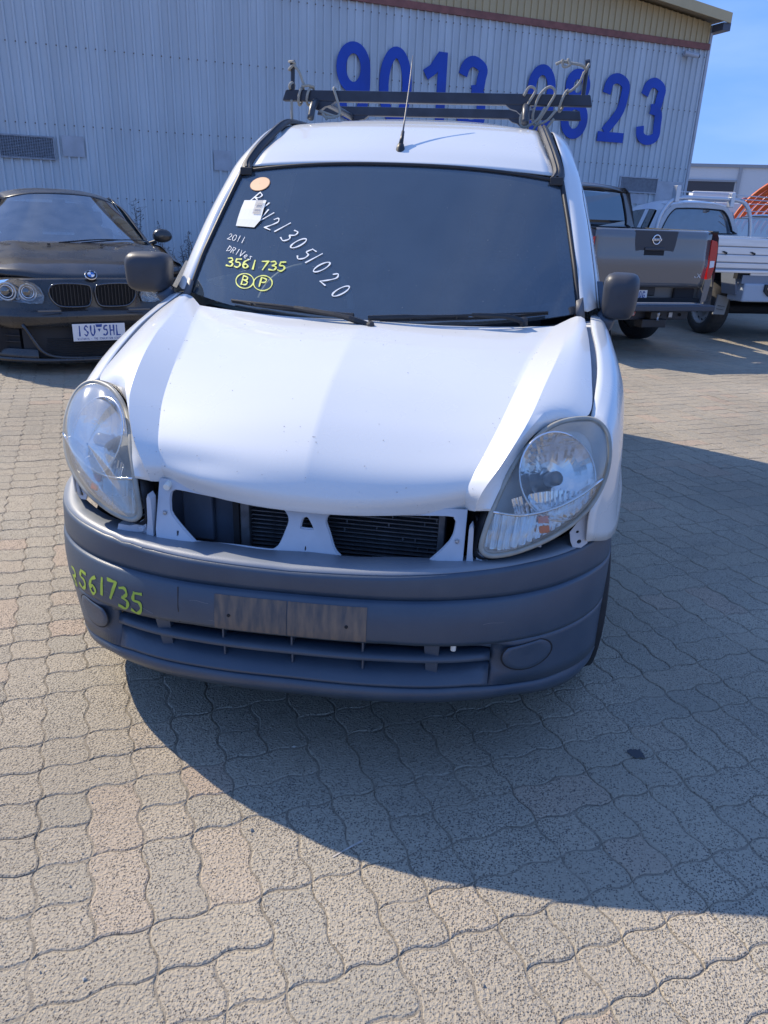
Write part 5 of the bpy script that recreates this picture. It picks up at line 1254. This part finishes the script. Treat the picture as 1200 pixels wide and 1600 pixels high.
# windscreen, roof, pillars
def wsx(z): return ip(z, [1.0, 1.42], [.735, .545])
WS = []
for t in xr(0, 1, 8):
    z = lerp(1.005, 1.412, t); r = []
    for u in xr(-1, 1, 21):
        x = u*wsx(z)*.955; r.append(Vector((x, lerp(1.12, 1.88, t)+.16*abs(u)**2.4, z-.035*abs(u)**2.5*(.4+t))))
    WS.append(r)
grid('windscreen', WS, glass('coupe_glass', (.22, .27, .30), .42, .12, (.42, .46, .50)), bm_)
RF = []
for y, z, w in ((1.90, 1.420, .535), (2.1, 1.448, .545), (2.5, 1.470, .56), (3.0, 1.452, .555), (3.5, 1.37, .52)):
    RF.append([Vector((u*w, y+.10*abs(u)**2.4, z-.075*abs(u)**2.8)) for u in xr(-1, 1, 21)])
grid('roof', RF, BLK, bm_, 1, 3, thick=.01)
for sd in (-1, 1):
    a = [Vector((sd*x, y, z)) for x, y, z in [(.735, 1.27, .965), (.665, 1.58, 1.14), (.60, 1.86, 1.285), (.535, 2.02, 1.357), (.545, 2.2, 1.385), (.56, 2.6, 1.395), (.55, 3.1, 1.372)]]
    b = [p+Vector((sd*.035, .02, -.012)) for p in a]; c = [p+Vector((sd*.050, .05, -.05)) for p in a]
    grid('pillar', [a, b, c], BLK, bm_, 3, 2, thick=.006)
    g0 = c; g1 = [Vector((sd*x, y, .985)) for x, y in [(.80, 1.42), (.815, 1.7), (.82, 1.95), (.82, 2.1), (.82, 2.3), (.815, 2.7), (.80, 3.2)]]
    grid('side_glass', [g0, g1], CARG, bm_, 3, 1)
    ys = [.50, .62, .78, .90, 1.08, 1.3, 1.9, 2.6, 3.0, 3.25, 3.45, 3.7, 4.2]
    def za(y, o_): 
        q_ = [abs(y-.82), abs(y-3.42)]; d = min(q_); return max(.20, (.33+math.sqrt(.36**2-d*d)+o_) if d < .36 else 0)
    grid('body_side', [[Vector((sd*x, y, (z if y > 1.0 else z*(.90+.1*(y-.5)/.5)) if not k else za(y, k))) for y in ys] for x, z, k in ((.80, .985, 0), (.86, .955, 0), (.93, .80, 0), (.945, .74, 0), (.965, 0, .03), (.96, 0, .001))], BLK, bm_, 2, 1)
    m_ = empty('wing_mirror', (sd*.93, 1.56, 1.055)); m_.parent = bm_
    rows = []
    for d, s_q in ((-.05, .02), (-.048, .5), (-.036, .8), (-.01, .98), (.03, 1.0), (.05, .92), (.05, .02)):
        rows.append([Vector((.105*s_q*math.cos(2*math.pi*i/24)*(1 if math.cos(2*math.pi*i/24)*sd > 0 else .9), d, (.072 if math.sin(2*math.pi*i/24) > 0 else .062)*s_q*math.sin(2*math.pi*i/24))) for i in range(24)])
    grid('mirror_shell', rows, BLK, m_, closed=True)
    MB().tube([Vector((-sd*.06, 0, -.05)), Vector((-sd*.13, .02, -.075))], .02, 8).build('mirror_arm', BLACKP, m_)
    for y in (.82, 3.42): car_wheel(bm_, sd*.83, y, .335, .22, sd)
    MB().tube([Vector((sd*.10-.03, 1.07, 1.0)), Vector((sd*.10+.32, 1.115, 1.03)), Vector((sd*.10+.58, 1.19, 1.028))], [.007, .005, .004], 6, k=3).build('wiper', BLACKP, bm_)
    MB().box((sd*.23-.015, .92, .985), (sd*.23+.015, .94, 1.0), .003).build('washer_jet', BLACKP, bm_)
    st = MB(); st.box((sd*.36-.2, 2.3, .5), (sd*.36+.2, 2.42, 1.10), .05); st.box((sd*.36-.10, 2.32, 1.12), (sd*.36+.10, 2.40, 1.26), .03); st.build('seat', INT, bm_)
MB().box((-.06, 1.98, 1.315), (.06, 2.0, 1.365), .01).build('rear_view_mirror', BLACKP, bm_)
MB().box((-.85, 1.2, .2), (.85, 4.2, .24)).build('floor_pan', VOID, bm_)
MB().box((-.80, .25, .17), (.80, .55, .72)).build('nose_filler', VOID, bm_)
MB().box((-.74, 1.2, .86), (.74, 1.55, .955), .04).build('dashboard', DASH, bm_)
grid('tail', [[Vector((x, 4.25, z)) for x in (-w, 0, w)] for z, w in ((.95, .80), (.7, .93), (.25, .92))], BLK, bm_)
grid('boot_lid', [[Vector((x, 3.5, 1.33)) for x in (-.5, 0, .5)], [Vector((x, 3.85, 1.08)) for x in (-.65, 0, .65)], [Vector((x, 4.26, .98)) for x in (-.80, 0, .80)]], BLK, bm_, 1, 3)

# ---------- grey pick-up, tail towards us
GRY = mat('grey_metallic_paint', (.15, .155, .165), .20, metal=.25, coat=.8, var=.10, vscale=2, vcol=(.20, .19, .17))
REDL = mat('red_tail_lens', (.50, .012, .012), .2, coat=.6)
A35 = R(26)
nv = empty('grey_pickup', W(5.415, 5.5), A35, 'grey dual-cab pickup truck parked tail towards us behind the white van', 'pickup')
nv.scale = (.965, 1, 1)
tg = []
for z, y in ((1.318, .035), (1.315, .004), (1.30, -.008), (1.24, -.006), (1.07, -.012), (.985, -.022), (.93, -.012), (.80, .0), (.745, .012)):
    tg.append([Vector((x, y+.03*(abs(x)/.77)**4, z)) for x in xr(-.755, .755, 17)])
tgo = grid('tailgate', tg, GRY, nv, 1, 1, thick=.02)
hb = [(-.275, 1.322), (.275, 1.322), (.262, 1.18), (.235, 1.06), (.20, 1.030), (-.20, 1.030), (-.235, 1.06), (-.262, 1.18)]
dk = mat('dark_tailgate_panel', (.035, .040, .052), .35)
MB().prism(hb, -.030, -.018, lambda a, b, d: Vector((a, d, b))).build('handle_panel', dk, nv)
MB().prism([(a*1.03, 1.18+(b-1.18)*1.04) for a, b in hb], -.018, -.010, lambda a, b, d: Vector((a, d, b))).build('handle_panel_edge', mat('grey_edge', (.2, .21, .23), .35), nv)
MB().box((-.135, -.034, 1.075), (.125, -.029, 1.13), .004).build('handle_recess', VOID, nv)
MB().box((-.135, -.046, 1.125), (.125, -.030, 1.155), .006).build('handle', dk, nv)
lg = empty('badge', (.0, -.036, 1.235)); lg.parent = nv
mb = MB(); mb.tube([Vector((.047*math.cos(a*math.pi/16), 0, .047*math.sin(a*math.pi/16))) for a in range(33)], .0075, 8, False); mb.build('badge_ring', CHROME, lg, smooth=True)
MB().box((-.062, -.010, -.012), (.062, .004, .012), .003).build('badge_bar', CHROME, lg)
lettering('badge_letters', 'NISSAN', lambda i: (-.050+i*.017, -.007, .012, .015, 0), lambda a, b, d: Vector((a, -.0115-d, b)), .0032, dk, lg, .0004)
lettering('model_letters', 'RX', lambda i: (.575+i*.062, .850, .046, .042, 0), lambda a, b, d: Vector((a, -.012-d, b)), .0075, mat('letter_silver', (.62, .63, .65), .4), nv, .002)
for sd in (-1, 1):
    tl = empty('tail_light', (sd*.81, .02, 1.05)); tl.parent = nv
    out = [(.760, 1.25), (.835, 1.235), (.862, 1.19), (.872, 1.08), (.862, .95), (.840, .845), (.782, .832), (.770, .95), (.765, 1.1)]
    MB().prism([(sd*(a-.81), b-1.05) for a, b in out], -.028, .10, lambda a, b, d: Vector((a, d+.07*max(0, (abs(a+sd*.81)-.77)*6)**2*.3, b))).build('red_lens', REDL, tl)
    MB().prism([(sd*(a-.81), b-1.05) for a, b in [(.785, 1.03), (.845, 1.03), (.848, .965), (.79, .955)]], -.031, -.027, lambda a, b, d: Vector((a, d, b))).build('reversing_lens', PLW, tl)
    ys = [.02, .3, .6, .72, .9, 1.12, 1.35, 1.48, 1.56]
    def zb2(y, o_): d = abs(y-1.12); return .37+math.sqrt(.44**2-d*d)+o_ if d < .44 else .55
    grid('bed_side', [[Vector((sd*x, y, z if not k else zb2(y, k))) for y in ys] for x, z, k in ((.775, 1.33, 0), (.835, 1.33, 0), (.872, 1.27, 0), (.895, 1.10, 0), (.905, .95, 0), (.925, .0, .04), (.92, 0, .001))], GRY, nv, 2, 1)
    MB().box((sd*.80-.045, .0, 1.322), (sd*.80+.045, 1.56, 1.342), .008).build('bed_cap', BLACKP, nv)
    MB().prism([(sd*.77, .83), (sd*.86, .83), (sd*.83, .60), (sd*.76, .56)], .0, .25, lambda a, b, d: Vector((a, d, b))).build('quarter_panel', GRY, nv)
    car_wheel(nv, sd*.77, 1.12, .37, .24, sd, holes=0); car_wheel(nv, sd*.77, 4.0, .37, .24, sd, holes=0)
    # cab
    cs = [[Vector((sd*x, y, z)) for y in (1.60, 1.95, 2.6, 3.2, 3.75)] for x, z in ((.60, 1.80), (.69, 1.74), (.74, 1.60), (.85, 1.28), (.90, 1.0), (.905, .5))]
    for r in cs[:3]: r[-1].z -= .25; r[-2].z -= .05
    grid('cab_side', [r for r in cs[2:]], GRY, nv)
    grid('cab_side_glass', [[Vector((sd*(p.x*sd+.006), p.y, p.z)) for p in r[:4]] for r in (cs[2], cs[3])], CARG, nv)
    grid('cab_roof_side', cs[:3], GRY, nv)
MB().box((-.80, .03, .545), (.80, 1.56, .62)).build('bed_floor', VOID, nv)
MB().box((-.82, 1.50, .60), (.82, 1.56, 1.32)).build('bed_front', GRY, nv)
MB().box((-.78, .10, .60), (.78, .14, .80), .01).build('rear_panel', mat('grey_lower_panel', (.13, .13, .125), .4), nv)
MB().box((-.40, .085, .64), (.18, .102, .735), .01).build('plate_recess', BLACKP, nv)
MB().box((.42, .05, .60), (.70, .10, .73), .02).build('bumper_bracket', VOID, nv)
plate(nv, (-.115, .075, .640), .37, .125, '1TF 7OG', None, PLW, True)
MB().box((-.90, -.30, .515), (.73, .02, .578), .012).build('step_bumper', mat('dark_step_bumper', (.05, .055, .07), .5), nv)
MB().box((-.80, -.24, .575), (.60, -.02, .584), .002).build('step_tread', mat('grey_tread', (.22, .23, .25), .6, bump=.6, bscale=120), nv)
MB().box((-.78, -.12, .405), (.52, -.04, .515), .01).build('tow_beam', mat('black_steel', (.03, .032, .04), .5), nv)
MB().box((-.14, -.20, .33), (.18, -.05, .42), .01).build('tow_tongue', BLACKP, nv)
MB().box((-.06, -.23, .425), (.02, -.12, .505), .008).build('hitch_receiver', BLACKP, nv)
MB().lathe([(.001, .09), (.020, .085), (.028, .06), (.02, .035), (.014, 0), (.03, -.01)], (.05, -.20, .42), (0, 0, 1), 16).build('tow_ball', STEEL, nv, smooth=True)
MB().box((.245, -.14, .43), (.295, -.11, .49), .006).build('trailer_socket', STEEL, nv)
for x in (-.5, -.40, .13, .40): MB().lathe([(.001, .0), (.016, 0), (.016, .01)], (x, -.124, .46), (0, -1, 0), 12).build('beam_hole', VOID, nv)
ar = MB(); ar.prism([(-.30, .448), (-.205, .448), (-.19, .492), (-.285, .492)], -.128, -.121, lambda a, b, d: Vector((a, d, b))); aro = ar.build('maker_plate', mat('red_plate', (.45, .12, .10), .5), nv)
lettering('maker_letters', 'ARB', lambda i: (-.282+i*.027, .458, .018, .024, 0), lambda a, b, d: Vector((a, -.1285-d, b)), .005, PLW, nv, .001)
# cab back: frame with rounded rear window
f_ = lambda a, b, d: Vector((a, 1.60+d+.10*(b-1.0)-.03*(abs(a)/.7)**2+.02, b))
outc = [(-.86, 1.10), (.86, 1.10), (.855, 1.28), (.80, 1.46), (.745, 1.62), (.70, 1.73), (.62, 1.80), (.4, 1.825), (0, 1.835), (-.4, 1.825), (-.62, 1.80), (-.70, 1.73), (-.745, 1.62), (-.80, 1.46), (-.855, 1.28)]
win = [(-.70, 1.36), (-.66, 1.335), (.66, 1.335), (.705, 1.37), (.70, 1.45), (.65, 1.62), (.61, 1.72), (.54, 1.755), (0, 1.77), (-.54, 1.755), (-.61, 1.72), (-.65, 1.62), (-.70, 1.45)]
holed('cab_back', outc, [smooth_poly(win, 3)], f_, .02, GRY, nv)
MB().prism(smooth_poly(win, 3), .0, .004, f_).build('rear_window', glass('pickup_glass', (.10, .12, .13), .5, .05), nv)
mb = MB(); Q = smooth_poly(win, 3); mb.tube([f_(a, b, -.012) for a, b in Q]+[f_(*Q[0], -.012)], .010, 6, False); mb.build('window_seal', SEAL, nv, smooth=True)
grid('cab_roof', [[Vector((x, y, z-.06*(abs(x)/.68)**3)) for x in xr(-.68, .68, 11)] for y, z in ((1.64, 1.80), (1.77, 1.845), (2.4, 1.86), (3.1, 1.80))], GRY, nv, 1, 2, thick=.01)
grid('windscreen', [[Vector((x, y, z)) for x in (-.66, 0, .66)] for y, z in ((3.1, 1.79), (3.85, 1.15))], CARG, nv)
grid('hood', [[Vector((x, y, z)) for x in (-.85, 0, .85)] for y, z in ((3.8, 1.16), (4.7, 1.08), (4.85, .6))], GRY, nv)
MB().box((-.85, 1.6, .45), (.85, 4.7, .52)).build('floor_pan', VOID, nv)
for x in (-.35, .35): MB().box((x-.22, 1.95, .8), (x+.22, 2.1, 1.42), .06).build('rear_seat', INT, nv)
for x in (-.35, .35): MB().box((x-.12, 1.98, 1.45), (x+.12, 2.06, 1.60), .04).build('headrest', INT, nv)

# ---------- white cab-chassis ute with aluminium tray
A20 = R(20)
AL = mat('bright_aluminium', (.72, .73, .75), .28, metal=.75, var=.15, vscale=6, stretch=(.3, 1, 4))
UW = mat('ute_white_paint', (.74, .75, .77), .28, coat=.5)
ut = empty('white_tray_ute', (3.16, 9.77, 0), A20, 'white single-cab ute with bright aluminium tray and steel tube rack at the right', 'ute')
car_wheel(ut, 0, 0, .355, .24, -1, tyre=mat('dusty_tyre', (.065, .060, .055), .85, var=.3, vscale=20), rim=mat('steel_wheel', (.42, .40, .37), .45, metal=.3, var=.2, vscale=15), holes=12)
car_wheel(ut, 1.44, 0, .355, .24, 1, holes=0); car_wheel(ut, 0, 3.0, .355, .24, -1, holes=0); car_wheel(ut, 1.44, 3.0, .355, .24, 1, holes=0)
# tray: floor, tail gate of five extruded ribs, sides
MB().box((-.16, -1.0, .845), (1.62, 1.42, .885)).build('tray_floor', AL, ut)
for z0, z1, y in ((1.175, 1.268, -1.020), (1.085, 1.168, -1.012), (.995, 1.078, -1.020), (.925, .985, -1.012), (.872, .905, -1.035)):
    MB().box((-.70, y, z0), (1.75, y+.03, z1), .006).build('tray_board', AL, ut)
MB().box((-.70, -1.006, .87), (1.75, -.985, 1.262)).build('board_backing', mat('dull_alu', (.30, .31, .33), .5, metal=.5), ut)
for x in (-.60, -.22, .16, .54): MB().prism([(x, 1.12), (x+.045, 1.105), (x+.05, 1.08), (x+.038, 1.08), (x+.035, 1.092), (x, 1.105)], -1.035, -1.018, lambda a, b, d: Vector((a, d, b))).build('latch', BLACKP, ut)
for x in (-.70, 1.72): MB().box((x, -1.0, .87), (x+.03, 1.40, 1.262)).build('side_board', AL, ut)
MB().box((-.70, 1.40, .87), (1.75, 1.43, 1.262)).build('head_board', AL, ut)
MB().box((-.32, -.98, .80), (1.5, -.90, .87)).build('chassis_rail', VOID, ut)
MB().prism([(-.30, .86), (-.20, .86), (-.13, .60), (-.24, .60)], -.90, -.60, lambda a, b, d: Vector((a, d, b))).build('tray_stay', mat('stay_blue_grey', (.25, .28, .33), .5), ut)
MB().box((-.225, -1.02, .53), (.95, -.70, .75), .02).build('under_tray_box', mat('pale_blue_box', (.42, .47, .53), .55, bump=.25, bscale=60), ut)
MB().box((-.26, -1.00, .745), (.95, -.70, .845)).build('box_shadow_panel', mat('mid_blue_grey', (.22, .25, .30), .5), ut)
MB().prism([(.05, .745), (.19, .745), (.19, .66), (.12, .60), (.05, .66)], -1.045, -1.018, lambda a, b, d: Vector((a, d, b))).build('box_latch', BLACKP, ut)
MB().prism([(.075, .70), (.165, .70), (.12, .635)], -1.055, -1.043, lambda a, b, d: Vector((a, d, b))).build('latch_keeper', CHROME, ut)
mf = MB().prism([(-.285, .575), (-.12, .545), (-.15, .325), (-.315, .33)], -.62, -.60, lambda a, b, d: Vector((a, d, b))).build('mud_flap', mat('grey_mudflap', (.30, .30, .29), .7), ut)
for row, tx in enumerate(('TRAYS', 'MELBOURNE')):
    lettering('mudflap_letters', 'ALLOY' if False else tx[:5], lambda i: (-.272+i*.024-.01*row, .475-row*.055, .016, .024, -.15), lambda a, b, d: Vector((a, -.622-d, b)), .004, dk, ut, .001) if False else None
MB().tube([(-.27, -.625, .44), (-.17, -.625, .425)], .008, 5, flat=.3).build('mudflap_print', dk, ut)
MB().tube([(-.28, -.625, .40), (-.18, -.625, .385)], .008, 5, flat=.3).build('mudflap_print', dk, ut)
MB().box((.0, -.3, .30), (1.4, .3, .42), .05).build('axle', VOID, ut)
MB().box((.3, -.9, .50), (1.15, 4.0, .80)).build('chassis', VOID, ut)
TUBE = mat('galvanised_tube', (.55, .57, .60), .35, metal=.6)
rk = empty('tube_rack', (.66, 1.45, .87)); rk.parent = ut
def T(P, r=.026): return [Vector((a-.66, b-1.45, c-.87)) for a, b, c in P]
MB().tube(T([(-.17, 1.45, .90), (-.15, 1.45, 1.25), (-.10, 1.45, 1.52), (.02, 1.45, 1.70), (.20, 1.45, 1.765), (.65, 1.45, 1.775), (1.12, 1.45, 1.765), (1.30, 1.45, 1.69), (1.40, 1.45, 1.50), (1.45, 1.45, 1.25), (1.47, 1.45, .90)]), .030, 10, k=4).build('rack_hoop', TUBE, rk, smooth=True)
MB().box((.06-.66, -.06, 1.70-.87), (.13-.66, .06, 1.93-.87), .01).build('rack_post', TUBE, rk)
MB().box((.985-.66, -.05, 1.66-.87), (1.05-.66, .05, 1.86-.87), .01).build('rack_post', TUBE, rk)
for z in (1.80, 1.85): MB().tube(T([(.10, 1.45, z), (1.0, 1.45, z-.01), (2.3, 1.30, z-.05)]), .008, 6).build('rack_wire', TUBE, rk)
for z in (1.72, 1.62, 1.53): MB().tube(T([(1.25, 1.45, z), (2.6, .2, z)]), .006, 6).build('rack_wire', TUBE, rk)
# cab
f_ = lambda a, b, d: Vector((a, 1.70+d+.12*(b-1.2), b))
oc = [(-.05, 1.0), (1.45, 1.0), (1.44, 1.22), (1.37, 1.40), (1.26, 1.58), (1.16, 1.68), (.98, 1.715), (.70, 1.722), (.42, 1.715), (.24, 1.68), (.14, 1.58), (.03, 1.40), (-.04, 1.22)]
wn_ = [(.11, 1.285), (1.29, 1.285), (1.30, 1.33), (1.22, 1.50), (1.13, 1.60), (1.04, 1.625), (.70, 1.635), (.36, 1.625), (.27, 1.60), (.18, 1.50), (.10, 1.33)]
UG = mat('silver_cab_paint', (.50, .52, .54), .3, coat=.5)
holed('cab_back', oc, [smooth_poly(wn_, 3)], f_, .03, UG, ut)
MB().prism(smooth_poly(wn_, 3), .0, .004, f_).build('rear_window', glass('ute_glass', (.16, .22, .25), .45, .16, (.25, .36, .50)), ut)
mb = MB(); Q = smooth_poly(wn_, 3); mb.tube([f_(a, b, -.014) for a, b in Q]+[f_(*Q[0], -.014)], .011, 6, False); mb.build('window_seal', SEAL, ut, smooth=True)
grid('cab_roof', [[Vector((.70+u*w, y, z-.055*abs(u)**3)) for u in xr(-1, 1, 13)] for y, z, w in ((1.74, 1.715, .50), (1.9, 1.745, .53), (2.4, 1.75, .53), (2.9, 1.68, .50), (3.05, 1.63, .48))], UW, ut, 1, 2, thick=.01)
for sd in (-1, 1):
    S = lambda L: [Vector((.70+sd*x, y, z)) for x, y, z in L]
    a = S([(.48, 1.74, 1.675), (.53, 2.0, 1.695), (.53, 2.4, 1.690), (.50, 2.9, 1.63), (.56, 3.3, 1.42), (.66, 3.75, 1.13)])
    b = S([(.60, 1.78, 1.52), (.60, 2.0, 1.60), (.60, 2.4, 1.60), (.57, 2.9, 1.55), (.62, 3.3, 1.36), (.70, 3.70, 1.13)])
    c = S([(.73, 1.70, 1.18), (.75, 2.0, 1.16), (.76, 2.4, 1.15), (.76, 2.9, 1.14), (.755, 3.3, 1.13), (.74, 3.72, 1.12)])
    d = S([(.75, 1.70, .5), (.78, 2.0, .5), (.79, 2.4, .5), (.79, 2.9, .5), (.79, 3.3, .5), (.77, 3.72, .5)])
    grid('roof_rail_panel', [a, b], UW, ut, 2, 1)
    grid('side_window', [b[1:], c[1:]], glass('ute_side_glass', (.15, .22, .22), .4, .10, (.25, .42, .42)), ut, 2, 1)
    grid('door', [c, d], UW, ut, 2, 1)
    for y0, y1 in ((1.76, 1.92), (2.18, 2.30)): MB().add([tuple(p) for p in S([(.605, y0, 1.60), (.605, y1, 1.60), (.765, y1, 1.15), (.765, y0, 1.17)])], [(0, 1, 2, 3)]).build('door_pillar', UW, ut)
MB().box((.0, 3.70, .45), (1.4, 4.6, 1.05), .08).build('bonnet', UW, ut)
MB().box((.05, 1.9, .5), (1.35, 3.6, .6)).build('floor_pan', VOID, ut)
MB().box((.25, 2.3, .8), (1.15, 2.45, 1.42), .06).build('seat', INT, ut)
MB().add([(.70-.48, 3.0, 1.62), (.70+.48, 3.0, 1.62), (.70+.64, 3.7, 1.12), (.70-.64, 3.7, 1.12)], [(0, 1, 2, 3)]).build('windscreen', CARG, ut)

# ---------- pale van front and dark windscreen at the right edge, behind the tray
tv = empty('silver_wagon', (6.1, 14.2, 0), R(8), 'silver wagon with a dusty windscreen parked behind the aluminium tray', 'car')
SIL = mat('silver_paint', (.42, .44, .46), .3, coat=.4)
grid('windscreen', [[Vector((x*(1-.18*t), -.1+.55*t-.1*(1-(x/.78)**2), 1.12+.46*t)) for x in xr(-.78, .78, 9)] for t in (0, .5, 1)], glass('dusty_glass', (.3, .38, .36), .25, .35, (.36, .44, .38)), tv)
grid('roof', [[Vector((x, y, z-.05*(abs(x)/.66)**3)) for x in xr(-.66, .66, 9)] for y, z in ((.43, 1.60), (.7, 1.65), (2.2, 1.66), (3.0, 1.55))], SIL, tv, 1, 2, thick=.01)
grid('hood', [[Vector((x, y, z-.04*(abs(x)/.8)**2)) for x in xr(-.80, .80, 9)] for y, z in ((-.98, .82), (-.9, .93), (-.4, 1.05), (-.10, 1.11))], SIL, tv, 1, 2, thick=.01)
MB().box((-.82, -1.05, .25), (.82, -.92, .82), .04).build('front_bumper', SIL, tv)
for sd in (-1, 1):
    MB().tube([Vector((sd*.80, -.12, 1.10)), Vector((sd*.74, .12, 1.32)), Vector((sd*.66, .44, 1.58)), Vector((sd*.66, .8, 1.62))], .028, 8, k=3).build('pillar', mat('dark_trim', (.03, .03, .035), .4), tv, smooth=True)
    grid('body_side', [[Vector((sd*x, y, z)) for y in (-.95, -.1, 1.5, 3.2)] for x, z in ((.82, 1.08), (.86, .75), (.85, .3))], SIL, tv)
    grid('side_window', [[Vector((sd*.665, .5, 1.57)), Vector((sd*.665, 2.9, 1.55))], [Vector((sd*.80, .0, 1.10)), Vector((sd*.80, 3.1, 1.10))]], CARG, tv)
    for y in (-.45, 2.3): car_wheel(tv, sd*.74, y, .32, .2, sd)
MB().tube([Vector((-.45, -.12, 1.13)), Vector((.1, -.10, 1.17)), Vector((.5, -.04, 1.20))], .010, 6).build('wiper', BLACKP, tv)
MB().box((-.7, .1, .9), (.7, .5, 1.10), .04).build('dashboard', DASH, tv)
for x in (-.35, .35): MB().box((x-.22, 1.0, .6), (x+.22, 1.15, 1.4), .06).build('seat', INT, tv)

# ---------- white truck body with boxes far behind
wt = empty('white_box_truck', (8.2, 26, 0), R(-6), 'white truck with stacked pale boxes far behind the tube rack', 'truck')
UW2 = mat('truck_white', (.72, .73, .74), .5)
MB().box((-2.3, 0, .9), (1.1, 3, 2.10), .03).build('truck_body', UW2, wt)
MB().box((-2.2, .2, 2.12), (-.9, 1.6, 2.42), .03).build('pale_box', UW2, wt)
MB().box((.1, .2, 2.12), (.9, 1.6, 2.34), .03).build('pale_box', UW2, wt)
for x in (-2.35, -1.5, -.6, .3, 1.15): MB().box((x-.02, -.04, 1.0), (x+.02, -.005, 2.16)).build('body_rib', mat('truck_rib', (.5, .51, .53), .5), wt)
MB().prism([(-.9, 2.12), (.1, 2.12), (-.1, 2.25), (-.6, 2.27)], .2, .6, lambda a, b, d: Vector((a, d, b))).build('red_strap', mat('faded_red', (.45, .09, .05), .7), wt)
for x in (-1.8, .6): car_wheel(wt, x, 1.0, .45, .3, -1, holes=0)
MB().box((-2.2, .3, .5), (1.0, 2.7, .9)).build('truck_chassis', VOID, wt)

# ---------- orange ribbed curved sheets
og = empty('orange_ribbed_roof', (9.0, 22, 0), R(0), 'bright orange stack of curved ribbed sheets behind the silver wagon', 'metal sheets')
ORG = mat('orange_steel', (.72, .15, .045), .5, var=.25, vscale=4)
for i in range(7):
    rad = 3.35-i*.20
    P = [Vector((.55-rad*math.cos(R(a)), i*.10, 1.25+rad*.62*math.sin(R(a))-.15)) for a in xr(8, 92, 22)]
    o = grid('ribbed_sheet', [[p+Vector((0, -.05, 0)) for p in P], [p+Vector((0, .0, .045)) for p in P], [p+Vector((.02, .05, .0)) for p in P], [p+Vector((.06, .10, -.10)) for p in P]], ORG, og, thick=.01)
MB().box((-2.6, -.2, .0), (2.6, 1.6, 1.15), .02).build('sheet_stand', mat('dark_stand', (.12, .10, .09), .7), og)

# ---------- far workshop building
fb = empty('far_workshop', (22, 62, 0), R(-7), 'pale grey metal clad workshop in the distance beyond the yard', 'building')
FW = mat('pale_cladding', (.60, .62, .64), .6, var=.08, vscale=.3)
MB().box((-18, 0, 0), (18, 20, 5.55)).build('wall', FW, fb)
MB().box((-18.2, -.15, 5.4), (18.2, 20.2, 5.62)).build('roof_edge', mat('grey_edge2', (.28, .30, .33), .5), fb)
for x in (-11.6, -5.7, .2, 6.1): MB().box((x-.10, -.12, 0), (x+.10, -.01, 5.4)).build('downpipe', mat('grey_pipe', (.32, .34, .37), .5), fb)
w_ = MB().box((-9.6, -.06, 3.3), (-5.95, .05, 4.45)).build('window', mat('dark_opening', (.05, .05, .06), .5), fb)
MB().box((-9.75, -.12, 4.42), (-5.8, -.0, 4.55)).build('lintel', mat('grey_edge2', (.28, .30, .33), .5), fb)
for x in (-12.6, -11.2): MB().box((x-.45, -.06, 3.75), (x+.35, .02, 4.25)).build('window', mat('dark_opening', (.05, .05, .06), .5), fb)
